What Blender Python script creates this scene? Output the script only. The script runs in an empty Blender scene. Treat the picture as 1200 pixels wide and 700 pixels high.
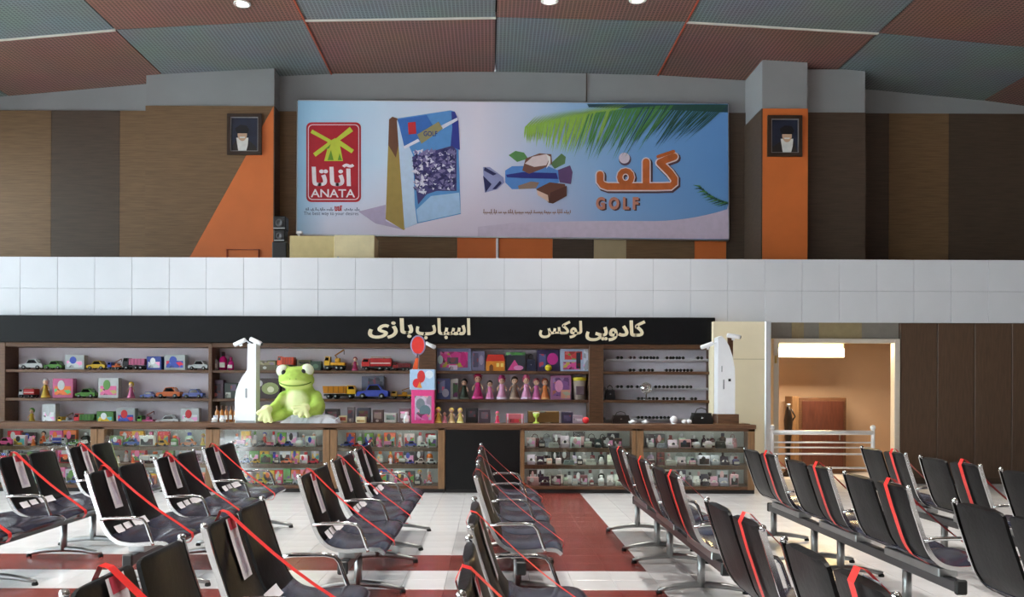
import bpy, math, random
from mathutils import Vector, Matrix
random.seed(7)
SC = bpy.context.scene
COL = SC.collection
PI = math.pi

# ------------------------------------------------------------------ camera, world, exposure
F, CX, CY, CAMH, ROLL = 1000.0, 574.0, 455.0, 1.52, math.radians(0.2)
cam = bpy.data.cameras.new('camera')
cam.sensor_width = 36.0
cam.lens = F / 1200 * 36
cam.shift_x = (600 - CX) / 1200
cam.shift_y = (CY - 350) / 1200
cam.clip_end = 200
cam_o = bpy.data.objects.new('camera', cam)
COL.objects.link(cam_o)
cam_o.matrix_world = Matrix.Translation((0, 0, CAMH)) @ Matrix.Rotation(PI / 2, 4, 'X') @ Matrix.Rotation(ROLL, 4, 'Z')
SC.camera = cam_o

world = bpy.data.worlds.new('world')
SC.world = world
world.use_nodes = True
bg = world.node_tree.nodes['Background']
bg.inputs[0].default_value = (0.86, 0.93, 1.0, 1)
bg.inputs[1].default_value = 14.0
SC.view_settings.view_transform = 'Standard'
SC.view_settings.look = 'None'
SC.view_settings.gamma = 1
SC.view_settings.use_curve_mapping = False
SC.view_settings.exposure = 0.0
LAMP_W = 50.0          # each ceiling downlight

def P(px, py, d):
    """point at depth d seen at pixel (px, py)"""
    u, v = (px - CX) / F, (CY - py) / F
    c, s = math.cos(ROLL), math.sin(ROLL)
    return ((u * c - v * s) * d, d, CAMH + (u * s + v * c) * d)
def PX(px, d): return P(px, CY, d)[0]
def PZ(py, d, px=600): return P(px, py, d)[2]

# ------------------------------------------------------------------ materials
def lin(c):
    return tuple(((x / 255) / 12.92 if x / 255 <= 0.04045 else ((x / 255 + 0.055) / 1.055) ** 2.4) for x in c)
MATS = {}
def mat(name, rgb, rough=0.5, metal=0.0, var=0.0, scale=8.0, bump=0.0, emit=0.0, spec=0.5, stretch=(1, 1, 1), coat=0.0):
    if name in MATS: return MATS[name]
    m = bpy.data.materials.new(name); m.use_nodes = True
    nt = m.node_tree; b = nt.nodes['Principled BSDF']
    c = lin(rgb)
    b.inputs['Base Color'].default_value = (*c, 1)
    b.inputs['Roughness'].default_value = rough
    b.inputs['Metallic'].default_value = metal
    b.inputs['Specular IOR Level'].default_value = spec
    if coat: b.inputs['Coat Weight'].default_value = coat
    if var or bump:
        tc = nt.nodes.new('ShaderNodeTexCoord'); mp = nt.nodes.new('ShaderNodeMapping')
        mp.inputs['Scale'].default_value = stretch
        nz = nt.nodes.new('ShaderNodeTexNoise'); nz.inputs['Scale'].default_value = scale; nz.inputs['Detail'].default_value = 5
        nt.links.new(tc.outputs['Object'], mp.inputs[0]); nt.links.new(mp.outputs[0], nz.inputs['Vector'])
        if var:
            r = nt.nodes.new('ShaderNodeValToRGB')
            r.color_ramp.elements[0].position = 0.3; r.color_ramp.elements[1].position = 0.7
            r.color_ramp.elements[0].color = (*[x * (1 - var) for x in c], 1)
            r.color_ramp.elements[1].color = (*[min(1, x * (1 + var)) for x in c], 1)
            nt.links.new(nz.outputs['Fac'], r.inputs[0]); nt.links.new(r.outputs[0], b.inputs['Base Color'])
        if bump:
            bp = nt.nodes.new('ShaderNodeBump'); bp.inputs['Strength'].default_value = bump; bp.inputs['Distance'].default_value = 0.01
            nt.links.new(nz.outputs['Fac'], bp.inputs['Height']); nt.links.new(bp.outputs[0], b.inputs['Normal'])
    if emit:
        b.inputs['Emission Color'].default_value = (*c, 1); b.inputs['Emission Strength'].default_value = emit
    MATS[name] = m
    return m
def cmat(rgb, rough=0.45):
    rgb = tuple(int(x) for x in rgb)
    return mat('paint_%d_%d_%d_%d' % (*rgb, int(rough * 100)), rgb, rough, var=0.06, scale=20)

WOOD = mat('brown_wood', (98, 66, 44), 0.45, var=0.3, scale=6, stretch=(1, 8, 8), bump=0.1)
WOODL = mat('light_brown_wood', (128, 94, 62), 0.45, var=0.25, scale=5, stretch=(8, 8, 1), bump=0.1)
CHROME = mat('polished_aluminium', (205, 205, 205), 0.13, 1.0, var=0.05)
ALU = mat('satin_aluminium', (170, 172, 172), 0.38, 1.0, var=0.06)
LEATH = mat('black_leather', (15, 14, 15), 0.42, var=0.2, scale=30, bump=0.15, spec=0.2)
LEATHS = mat('dark_leather_seat', (50, 50, 64), 0.22, var=0.12, scale=25, bump=0.04)
BLACKP = mat('black_plastic', (16, 16, 17), 0.4, var=0.1)
RUBBER = mat('black_rubber', (12, 12, 12), 0.8, var=0.1)
BEAMM = mat('dark_beam_paint', (58, 56, 58), 0.3, var=0.1)
TAPE = mat('red_tape', (226, 40, 34), 0.4, var=0.12, scale=30)
PAPER = mat('white_paper', (236, 234, 240), 0.6, var=0.03, scale=30)
WHITEP = mat('white_plastic', (236, 236, 240), 0.3, var=0.02)
CREAM = mat('cream_paint', (238, 224, 194), 0.6, var=0.04, scale=2)
SKIN = mat('doll_skin', (232, 188, 160), 0.5, var=0.03)
LENS = mat('smoked_lens', (14, 14, 16), 0.1, var=0.1)

def glass_mat(name, tint, alpha):
    if name in MATS: return MATS[name]
    m = bpy.data.materials.new(name); m.use_nodes = True; nt = m.node_tree; nt.nodes.clear()
    out = nt.nodes.new('ShaderNodeOutputMaterial'); mix = nt.nodes.new('ShaderNodeMixShader')
    tr = nt.nodes.new('ShaderNodeBsdfTransparent'); gl = nt.nodes.new('ShaderNodeBsdfGlossy')
    fr = nt.nodes.new('ShaderNodeFresnel'); fr.inputs[0].default_value = 1.45
    ad = nt.nodes.new('ShaderNodeMath'); ad.operation = 'ADD'; ad.inputs[1].default_value = alpha
    tr.inputs[0].default_value = (*tint, 1); gl.inputs['Roughness'].default_value = 0.05
    nt.links.new(fr.outputs[0], ad.inputs[0]); nt.links.new(ad.outputs[0], mix.inputs[0])
    nt.links.new(tr.outputs[0], mix.inputs[1]); nt.links.new(gl.outputs[0], mix.inputs[2]); nt.links.new(mix.outputs[0], out.inputs[0])
    MATS[name] = m
    return m
GLASS = glass_mat('clear_glass', (0.93, 0.97, 0.95), 0.02)
BAGPL = glass_mat('clear_plastic', (0.86, 0.88, 0.9), 0.14)

def grid_metal(name, base, dark, rib, sx, sy):
    """ceiling metal with fine crossing ribs"""
    m = bpy.data.materials.new(name); m.use_nodes = True; nt = m.node_tree; b = nt.nodes['Principled BSDF']
    tc = nt.nodes.new('ShaderNodeTexCoord'); sep = nt.nodes.new('ShaderNodeSeparateXYZ')
    nt.links.new(tc.outputs['Object'], sep.inputs[0])
    def rib_n(out, s):
        mu = nt.nodes.new('ShaderNodeMath'); mu.operation = 'MULTIPLY'; mu.inputs[1].default_value = s
        fr = nt.nodes.new('ShaderNodeMath'); fr.operation = 'FRACT'
        gt = nt.nodes.new('ShaderNodeMath'); gt.operation = 'LESS_THAN'; gt.inputs[1].default_value = 0.34
        nt.links.new(out, mu.inputs[0]); nt.links.new(mu.outputs[0], fr.inputs[0]); nt.links.new(fr.outputs[0], gt.inputs[0])
        return gt.outputs[0]
    mx = nt.nodes.new('ShaderNodeMath'); mx.operation = 'MAXIMUM'
    nt.links.new(rib_n(sep.outputs[0], sx), mx.inputs[0]); nt.links.new(rib_n(sep.outputs[1], sy), mx.inputs[1])
    mixc = nt.nodes.new('ShaderNodeMix'); mixc.data_type = 'RGBA'
    mixc.inputs['A'].default_value = (*lin(dark), 1); mixc.inputs['B'].default_value = (*lin(rib), 1)
    nt.links.new(mx.outputs[0], mixc.inputs['Factor'])
    nz = nt.nodes.new('ShaderNodeTexNoise'); nz.inputs['Scale'].default_value = 1.2
    mix2 = nt.nodes.new('ShaderNodeMix'); mix2.data_type = 'RGBA'; mix2.blend_type = 'MULTIPLY'
    mix2.inputs['Factor'].default_value = 0.35
    nt.links.new(tc.outputs['Object'], nz.inputs['Vector'])
    nt.links.new(mixc.outputs['Result'], mix2.inputs['A']); nt.links.new(nz.outputs['Color'], mix2.inputs['B'])
    nt.links.new(mix2.outputs['Result'], b.inputs['Base Color'])
    bp = nt.nodes.new('ShaderNodeBump'); bp.inputs['Strength'].default_value = 0.4; bp.inputs['Distance'].default_value = 0.02
    nt.links.new(mx.outputs[0], bp.inputs['Height']); nt.links.new(bp.outputs[0], b.inputs['Normal'])
    b.inputs['Roughness'].default_value = 0.55; b.inputs['Metallic'].default_value = 0.2
    return m
CEIL_RED = grid_metal('red_brown_grid_metal', None, (100, 76, 70), (166, 120, 108), 16, 16)
CEIL_GREY = grid_metal('grey_grid_metal', None, (104, 112, 114), (146, 154, 156), 16, 16)

# ------------------------------------------------------------------ mesh building
class MB:
    def __init__(s): s.v = []; s.f = []; s.sm = []
    def add(s, vs, fs, smooth=False):
        o = len(s.v); s.v += [tuple(p) for p in vs]
        s.f += [tuple(i + o for i in f) for f in fs]; s.sm += [smooth] * len(fs); return s
    def box(s, x0, x1, y0, y1, z0, z1, b=0.0):
        if x0 > x1: x0, x1 = x1, x0
        if y0 > y1: y0, y1 = y1, y0
        if z0 > z1: z0, z1 = z1, z0
        b = min(b, (x1 - x0) * .45, (y1 - y0) * .45, (z1 - z0) * .45)
        if b <= 0:
            vs = [(x, y, z) for z in (z0, z1) for y in (y0, y1) for x in (x0, x1)]
            return s.add(vs, [(0, 2, 3, 1), (4, 5, 7, 6), (0, 1, 5, 4), (2, 6, 7, 3), (0, 4, 6, 2), (1, 3, 7, 5)])
        vs = []; idx = {}
        for i, (X, sx) in enumerate(((x0, 1), (x1, -1))):
            for j, (Y, sy) in enumerate(((y0, 1), (y1, -1))):
                for k, (Z, sz) in enumerate(((z0, 1), (z1, -1))):
                    for a in range(3):
                        idx[i, j, k, a] = len(vs)
                        vs.append((X + (0 if a == 0 else sx * b), Y + (0 if a == 1 else sy * b), Z + (0 if a == 2 else sz * b)))
        fs = []
        for i in (0, 1): fs.append([idx[i, j, k, 0] for j, k in ((0, 0), (1, 0), (1, 1), (0, 1))][::1 if i else -1])
        for j in (0, 1): fs.append([idx[i, j, k, 1] for i, k in ((0, 0), (1, 0), (1, 1), (0, 1))][::-1 if j else 1])
        for k in (0, 1): fs.append([idx[i, j, k, 2] for i, j in ((0, 0), (1, 0), (1, 1), (0, 1))][::1 if k else -1])
        for j in (0, 1):
            for k in (0, 1): fs.append([idx[0, j, k, 1], idx[1, j, k, 1], idx[1, j, k, 2], idx[0, j, k, 2]])
        for i in (0, 1):
            for k in (0, 1): fs.append([idx[i, 0, k, 0], idx[i, 1, k, 0], idx[i, 1, k, 2], idx[i, 0, k, 2]])
        for i in (0, 1):
            for j in (0, 1): fs.append([idx[i, j, 0, 0], idx[i, j, 1, 0], idx[i, j, 1, 1], idx[i, j, 0, 1]])
        for i in (0, 1):
            for j in (0, 1):
                for k in (0, 1): fs.append([idx[i, j, k, a] for a in range(3)])
        return s.add(vs, fs)
    def prism(s, poly, y0, y1, smooth=False):
        """polygon in x-z pushed along y"""
        n = len(poly)
        s.add([(x, y0, z) for x, z in poly] + [(x, y1, z) for x, z in poly],
              [tuple(range(n)), tuple(range(2 * n - 1, n - 1, -1))])
        vs = []; fs = []
        for i in range(n):
            j = (i + 1) % n; o = len(vs)
            vs += [(*((poly[i][0], y0, poly[i][1])),), (poly[j][0], y0, poly[j][1]), (poly[j][0], y1, poly[j][1]), (poly[i][0], y1, poly[i][1])]
            fs.append((o, o + 3, o + 2, o + 1))
        return s.add(vs, fs, smooth)
    def prism_z(s, poly, z0, z1):
        n = len(poly)
        return s.add([(x, y, z0) for x, y in poly] + [(x, y, z1) for x, y in poly],
                     [tuple(range(n - 1, -1, -1)), tuple(range(n, 2 * n))] + [(i, (i + 1) % n, n + (i + 1) % n, n + i) for i in range(n)])
    def tube(s, pts, r, n=8, closed=False, smooth=True):
        pts = [Vector(p) for p in pts]; m = len(pts); rs = r if isinstance(r, (list, tuple)) else [r] * m
        vs = []; fs = []; up = Vector((0, 0, 1)); prev = None
        for i, p in enumerate(pts):
            a = pts[max(i - 1, 0)] if not closed else pts[i - 1]; c = pts[min(i + 1, m - 1)] if not closed else pts[(i + 1) % m]
            t = (c - a).normalized()
            if prev is None:
                q = up if abs(t.dot(up)) < 0.9 else Vector((0, 1, 0)); u = t.cross(q).normalized()
            else: u = (prev - t * prev.dot(t)).normalized()
            prev = u; w = t.cross(u)
            for k in range(n):
                g = 2 * PI * k / n; vs.append(p + (u * math.cos(g) + w * math.sin(g)) * rs[i])
        for i in range(m if closed else m - 1):
            j = (i + 1) % m
            for k in range(n): fs.append((i * n + k, i * n + (k + 1) % n, j * n + (k + 1) % n, j * n + k))
        if not closed: fs += [tuple(range(n - 1, -1, -1)), tuple((m - 1) * n + k for k in range(n))]
        return s.add(vs, fs, smooth)
    def lathe(s, prof, c=(0, 0, 0), n=16, axis='z', smooth=True):
        vs = []; fs = []; m = len(prof)
        for r, h in prof:
            for k in range(n):
                g = 2 * PI * k / n; a, b = r * math.cos(g), r * math.sin(g)
                q = (a, b, h) if axis == 'z' else ((a, h, b) if axis == 'y' else (h, a, b))
                vs.append((c[0] + q[0], c[1] + q[1], c[2] + q[2]))
        for i in range(m - 1):
            for k in range(n): fs.append((i * n + k, i * n + (k + 1) % n, (i + 1) * n + (k + 1) % n, (i + 1) * n + k))
        fs += [tuple(range(n - 1, -1, -1)), tuple((m - 1) * n + k for k in range(n))]
        return s.add(vs, fs, smooth)
    def ball(s, c, r, n=14, m=9, rot=None):
        if not isinstance(r, (tuple, list)): r = (r, r, r)
        vs = [(0, 0, -1)]; fs = []
        for i in range(1, m):
            a = PI * i / m - PI / 2
            for k in range(n): g = 2 * PI * k / n; vs.append((math.cos(a) * math.cos(g), math.cos(a) * math.sin(g), math.sin(a)))
        vs.append((0, 0, 1)); L = len(vs) - 1
        for k in range(n):
            fs.append((0, 1 + (k + 1) % n, 1 + k)); fs.append((L, L - n + k, L - n + (k + 1) % n))
        for i in range(m - 2):
            for k in range(n): fs.append((1 + i * n + k, 1 + i * n + (k + 1) % n, 1 + (i + 1) * n + (k + 1) % n, 1 + (i + 1) * n + k))
        out = []
        for x, y, z in vs:
            q = Vector((x * r[0], y * r[1], z * r[2]))
            if rot is not None: q = rot @ q
            out.append((q.x + c[0], q.y + c[1], q.z + c[2]))
        return s.add(out, fs, True)
    def mesh(s, name):
        me = bpy.data.meshes.new(name); me.from_pydata(s.v, [], s.f); me.update()
        me.polygons.foreach_set('use_smooth', s.sm); return me
    def build(s, name, material, parent=None, loc=None):
        o = bpy.data.objects.new(name, s.mesh(name)); COL.objects.link(o)
        if material: o.data.materials.append(material)
        if parent: o.parent = parent
        if loc: o.location = loc
        return o
def disc(cx, cz, r, n=20, rz=None):
    rz = rz or r
    return [(cx + r * math.cos(2 * PI * k / n), cz + rz * math.sin(2 * PI * k / n)) for k in range(n)]
def rrect(x0, x1, z0, z1, r, n=5):
    out = []
    for cx, cz, a in ((x1 - r, z1 - r, 0), (x0 + r, z1 - r, 1), (x0 + r, z0 + r, 2), (x1 - r, z0 + r, 3)):
        for k in range(n + 1):
            g = PI / 2 * (a + k / n); out.append((cx + r * math.cos(g), cz + r * math.sin(g)))
    return out
def tag(o, label=None, cat=None, group=None, kind=None):
    if label: o['label'] = label
    if cat: o['category'] = cat
    if group: o['group'] = group
    if kind: o['kind'] = kind
    return o
def empty(name, loc, label=None, cat=None, group=None, rz=0.0):
    o = bpy.data.objects.new(name, None); COL.objects.link(o); o.empty_display_size = 0.1
    o.location = loc; o.rotation_euler = (0, 0, rz)
    return tag(o, label, cat, group)
def struct(o): return tag(o, kind='structure')
def copy_tree(o, parent=None):
    c = o.copy(); COL.objects.link(c); c.parent = parent
    for ch in list(o.children): copy_tree(ch, c)
    return c
def text_mesh(s, name, material, parent, x, y, z, height, width=None, bold=0.0, extrude=0.0, align='LEFT', flip=False):
    """upright lettering facing -y with its lower-left (or centre) corner at x, z; scaled to the height and width given"""
    c = bpy.data.curves.new(name, 'FONT'); c.body = s; c.offset = bold; c.extrude = 0.0; c.resolution_u = 3
    t = bpy.data.objects.new(name + '_tmp', c); COL.objects.link(t)
    bpy.context.view_layer.update()
    me = bpy.data.meshes.new_from_object(t.evaluated_get(bpy.context.evaluated_depsgraph_get()))
    bpy.data.objects.remove(t); bpy.data.curves.remove(c)
    xs = [v.co.x for v in me.vertices]; ys = [v.co.y for v in me.vertices]
    x0, x1, y0, y1 = min(xs), max(xs), min(ys), max(ys)
    k = height / (y1 - y0); kx = k if width is None else width / (x1 - x0)
    vs = [((v.co.x - x0) * kx, (v.co.y - y0) * k) for v in me.vertices]
    fs = [tuple(p.vertices) for p in me.polygons]
    W = (x1 - x0) * kx; off = {'LEFT': 0, 'CENTER': -W / 2, 'RIGHT': -W}[align]
    m = MB()
    m.add([(x + off + a, y, z + b) for a, b in vs], fs)
    if extrude:                     # side walls from the boundary edges
        cnt = {}
        for f in fs:
            for i in range(len(f)):
                e = (f[i], f[(i + 1) % len(f)]); key = tuple(sorted((round(vs[q][0], 5), round(vs[q][1], 5)) for q in e))
                cnt.setdefault(key, []).append(e)
        for es in cnt.values():
            if len(es) == 1:
                a, b = es[0]
                m.add([(x + off + vs[a][0], y, z + vs[a][1]), (x + off + vs[b][0], y, z + vs[b][1]),
                       (x + off + vs[b][0], y + extrude, z + vs[b][1]), (x + off + vs[a][0], y + extrude, z + vs[a][1])], [(0, 3, 2, 1)])
    bpy.data.meshes.remove(me)
    return m.build(name, material, parent)

# ================================================================== THE HALL
YF, YW = 13.75, 16.0                 # shop front plane, hall end wall
TILE = 0.33
# ---- floor: tiles
FX0, FY0 = 1.31 - TILE * 36, 7.09 - TILE * 26
NXT, NYT = 66, 54
def is_red(x, y):
    if x > 1.31: return False
    if y > 7.09 and 0.0 < x < 1.31: return True
    if 7.09 < y < 7.09 + 2 * TILE: return True
    if 7.09 - 5 * TILE < y < 7.09 - 2 * TILE: return True
    return False
FL_W = mat('white_floor_tile', (218, 218, 220), 0.2, var=0.07, scale=3.0, coat=0.15)
FL_R = mat('red_floor_tile', (128, 60, 54), 0.26, var=0.16, scale=3.5, coat=0.1)
GROUT = mat('floor_grout', (184, 176, 174), 0.8, var=0.1)
fl = MB().box(-11, 11, -9, 16.2, -0.12, -0.012).build('floor', GROUT); struct(fl)
tm = {}
for red in (0, 1):
    for k in range(3):
        tm[red, k] = MB().box(0.001, TILE - 0.001, 0.001, TILE - 0.001, -0.012, 0.0, 0.001).mesh('floor_tile')
        tm[red, k].materials.append(FL_R if red else FL_W)
cells = []
for i in range(NXT):
    for j in range(NYT):
        x, y = FX0 + i * TILE, FY0 + j * TILE
        cxx, cyy = x + TILE / 2, y + TILE / 2
        if not (-10.9 < cxx < 10.9 and cyy < 14.5): continue
        vis = cyy > 5.9 and abs(cxx * F / cyy + CX - 600) < 352
        cells.append((0 if vis else 1, cyy, x, y, is_red(cxx, cyy)))
cells.sort(key=lambda c: (c[0], c[1]))
for c in cells[:300]:
    o = bpy.data.objects.new('floor_tile', tm[int(c[4]), random.randrange(3)]); COL.objects.link(o)
    o.parent = fl; o.location = (c[2], c[3], 0)
for red in (0, 1):
    m = MB()
    for c in cells[300:]:
        if int(c[4]) == red: m.box(c[2] + .0015, c[2] + TILE - .0015, c[3] + .0015, c[3] + TILE - .0015, -0.012, 0.0)
    tag(m.build('red_floor_tiles' if red else 'white_floor_tiles', FL_R if red else FL_W, fl), kind='stuff')

# ---- ceiling of metal grid panels, gently arched across the hall
CXS = [-12.1, -9.05, -6.02, -2.99, 0.08, 3.13, 6.2, 9.25, 12.3]
CYS = [16.3, 13.67, 10.6, 7.5, 4.4, 1.3, -1.8, -4.9, -8.0]
def cz(x): return 7.46 - 0.006 * x * x
CEIL_BK = mat('ceiling_void', (60, 60, 62), 0.9, var=0.1)
ceil = MB()
for a, b in zip(CXS, CXS[1:]):
    ceil.prism([(a, cz(a) + .12), (b, cz(b) + .12), (b, cz(b) + .3), (a, cz(a) + .3)], -9, 16.4)
ceil = struct(ceil.build('ceiling', CEIL_BK))
TRIMW = mat('pale_ceiling_trim', (206, 202, 192), 0.5, var=0.05)
TRIMO = mat('orange_ceiling_trim', (176, 78, 50), 0.5, var=0.1)
for i, (a, b) in enumerate(zip(CXS, CXS[1:])):
    for j, (y1, y0) in enumerate(zip(CYS, CYS[1:])):
        red = (i + j) % 2 == 1
        g = 0.012; m = MB()
        za, zb = cz(a), cz(b)
        m.add([(a + g, y0 + g, za), (b - g, y0 + g, zb), (b - g, y1 - g, zb), (a + g, y1 - g, za),
               (a + g, y0 + g, za + .06), (b - g, y0 + g, zb + .06), (b - g, y1 - g, zb + .06), (a + g, y1 - g, za + .06)],
              [(0, 3, 2, 1), (4, 5, 6, 7), (0, 1, 5, 4), (1, 2, 6, 5), (2, 3, 7, 6), (3, 0, 4, 7)])
        m.build('ceiling_panel', CEIL_RED if red else CEIL_GREY, ceil)
        if j < 3:
            if not red and j == 1:     # pale edge of the grey panels over the red ones
                MB().add([(a, y0 - .02 + (y1 - y0) * 0, za - .02), (b, y0 - .02, zb - .02), (b, y0 + .02, zb - .02), (a, y0 + .02, za - .02),
                          (a, y0 - .02, za + .08), (b, y0 - .02, zb + .08), (b, y0 + .02, zb + .08), (a, y0 + .02, za + .08)],
                         [(0, 3, 2, 1), (4, 5, 6, 7), (0, 1, 5, 4), (1, 2, 6, 5), (2, 3, 7, 6), (3, 0, 4, 7)]).build('ceiling_trim', TRIMW, ceil, (0, y1 - y0, 0))
            if i in (2, 4) and j < 2:
                MB().box(b - .012, b + .012, y0, y1, zb - .02, zb + .08).build('ceiling_trim', TRIMO, ceil)
# downlights
BULB = mat('lit_lamp_glass', (255, 246, 232), 0.4, emit=28.0)
RINGM = mat('lamp_ring', (226, 226, 224), 0.3, var=0.03)
def downlight(x, y, label, power):
    t = empty('downlight', (x, y, cz(x)), label, 'ceiling light', 'downlights in the metal ceiling')
    MB().lathe([(0.10, .04), (0.13, .04), (0.135, -.015), (0.10, -.02), (0.095, 0.03)], n=20).build('ring', RINGM, t)
    MB().lathe([(0.02, -.028), (0.07, -.02), (0.095, 0.0), (0.095, .03)], n=20).build('lamp_glass', BULB, t)
    L = bpy.data.lights.new('downlight_lamp', 'AREA'); L.shape = 'DISK'; L.size = 0.25; L.energy = power; L.spread = math.radians(70); L.color = (1.0, 0.95, 0.88)
    lo = bpy.data.objects.new('downlight_lamp', L); COL.objects.link(lo); lo.parent = t; lo.location = (0, 0, -0.045)
downs = [(P(281, 8, 12.9)[0], 13.0, 'lit round downlight in the red-brown ceiling panel above the pillar with diagonal paint'),
         (P(645, 3, 12.9)[0], 13.05, 'lit round downlight in the red-brown panel, farther from the orange pillar'),
         (P(748, 5, 12.9)[0], 12.95, 'lit round downlight in the red-brown panel, nearer the orange pillar')]
for x, y, l in downs: downlight(x, y, l, LAMP_W * .5)
for y in (9.2, 5.0, 0.6, -3.6):
    for x in (-7.4, -4.4, -1.4, 1.6, 4.6, 7.6):
        downlight(x, y, 'lit round downlight in the metal ceiling over the benches', LAMP_W)

# ---- side walls
WALLG = mat('grey_upper_wall', (138, 138, 140), 0.75, var=0.05, scale=1.5)
WALLP = mat('side_wall_paint', (112, 98, 86), 0.7, var=0.04, scale=1.5)
wl = MB()
wl.box(-11.2, -11, -9, 16.2, 0, 0.5); wl.box(-11.2, -11, -9, 16.2, 6.0, 7.3)
struct(MB().box(-9.5, 11, -9.2, -9, 0, 7.5).build('wall_front_added', mat('rear_wall_paint', (112, 98, 86), .7, var=.05, scale=1.5)))  # unseen rear wall, added to block light from behind so the right side dims
struct(wl.build('wall_left', WALLP))
for k in range(9):
    w = MB()
    y = -9 + k * 2.8
    w.box(-11.18, -11.02, y - .05, y + .05, 0.5, 6.0); w.box(-11.16, -11.04, y + .05, y + 2.75, 3.1, 3.18)
    wo = struct(w.build('window_%d' % (k + 1), ALU))
    MB().box(-11.11, -11.1, y + .05, y + 2.75, 0.5, 6.0).build('pane', GLASS, wo)
struct(MB().box(11, 11.2, -9, 16.2, 0, 7.3).build('wall_right', WALLP))

# ---- hall end wall above the shop
BROWN = mat('brown_wall_boards', (112, 84, 56), 0.65, var=0.2, scale=5, stretch=(.5, 1, 9))
DKBR = mat('dark_brown_wall_boards', (72, 56, 44), 0.65, var=0.2, scale=5, stretch=(.5, 1, 9))
ORNG = mat('orange_wall_paint', (208, 108, 48), 0.55, var=0.06, scale=2.0)
BEIGE = mat('beige_wall_paint', (170, 150, 118), 0.6, var=0.06, scale=2.0)
wb = struct(MB().box(-11, 11, YW, YW + .2, 0, 7.45).build('wall_back', WALLG))
zg = PZ(132, YW)
def wall_panel(px0, px1, z0, z1, m, d=YW, name='painted_panel', t=.03, par=wb):
    return MB().box(PX(px0, d) + .003, PX(px1, d) - .003, d - t, d - .001 + .02, z0, z1).build(name, m, par)
segs = [(-340, 60, BROWN), (60, 140, DKBR), (140, 327, BROWN), (327, 535, BROWN), (535, 582, ORNG), (584, 647, ORNG), (647, 695, DKBR), (695, 733, BEIGE), (733, 813, BROWN), (813, 850, ORNG), (850, 900, DKBR), (900, 1040, DKBR), (1040, 1110, BROWN), (1110, 1260, DKBR)]
for a, b, m in segs: wall_panel(a, b, 3.2, zg, m)
# board joint in the grey band
MB().box(PX(686, YW) - .008, PX(686, YW) + .008, YW - .012, YW + .01, zg, 7.44).build('wall_joint', DKBR, wb)
MB().box(PX(582, YW) - .02, PX(582, YW) + .02, YW - .05, YW + .01, 3.2, PZ(270, YW)).build('conduit', PAPER, wb)
# left pillar, front face at y = 15.6
yl = 15.6
pl = struct(MB().box(-6.3, PX(320, yl), yl, YW, 3.2, cz(-4) + .02).build('pillar_left', WALLG))
zt = PZ(126, yl); xr = PX(320, yl)
a0, a1 = P(321, 127, yl), P(250, 254, yl)
sl = (a1[0] - a0[0]) / (a1[2] - a0[2])
zb_ = 3.2; xb = a0[0] + (zb_ - a0[2]) * sl
xtop = min(xr, a0[0] + (zt - a0[2]) * sl)
MB().prism([(-6.3, zt), (-6.3, zb_), (xb - .003, zb_), (xtop - .003, zt)], yl - .03, yl + .01).build('brown_panel', BROWN, pl)
MB().prism([(xtop, zt), (xb, zb_), (xr, zb_), (xr, zt)], yl - .032, yl + .01).build('orange_panel', ORNG, pl)
MB().box(xr - .001, xr + .02, yl - .03, YW, zb_, zt).build('side_panel', DKBR, pl)
fr = [P(267, 293, yl), P(304, 303, yl)]
MB().tube([(fr[0][0], yl - .04, 3.2), (fr[0][0], yl - .04, fr[0][2]), (fr[1][0], yl - .04, fr[0][2]), (fr[1][0], yl - .04, 3.2)], .02, 6).build('orange_hatch_frame', TRIMO, pl)
# right pillar
yr = 15.0; xa, xb2 = PX(892, yr), PX(945, yr)
zt2 = PZ(128, yr, 920)
pr = struct(MB().box(xa, xb2, yr, YW, 3.2, cz(5.4) + .02).build('pillar_right', WALLG))
MB().box(xa, xb2, yr - .03, yr + .01, 3.2, zt2).build('orange_panel', ORNG, pr)
MB().box(xa - .02, xa + .001, yr - .03, YW, 3.2, zt2).build('side_panel', DKBR, pr)
MB().box(xb2 + .06, xb2 + 1.1, yr + .2, YW, 3.2, cz(6.3)).build('return_wall', WALLG, pr)
MB().box(xb2 + .06, xb2 + 1.1, yr + .17, yr + .21, 3.2, zt2).build('brown_panel', DKBR, pr)

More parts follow.
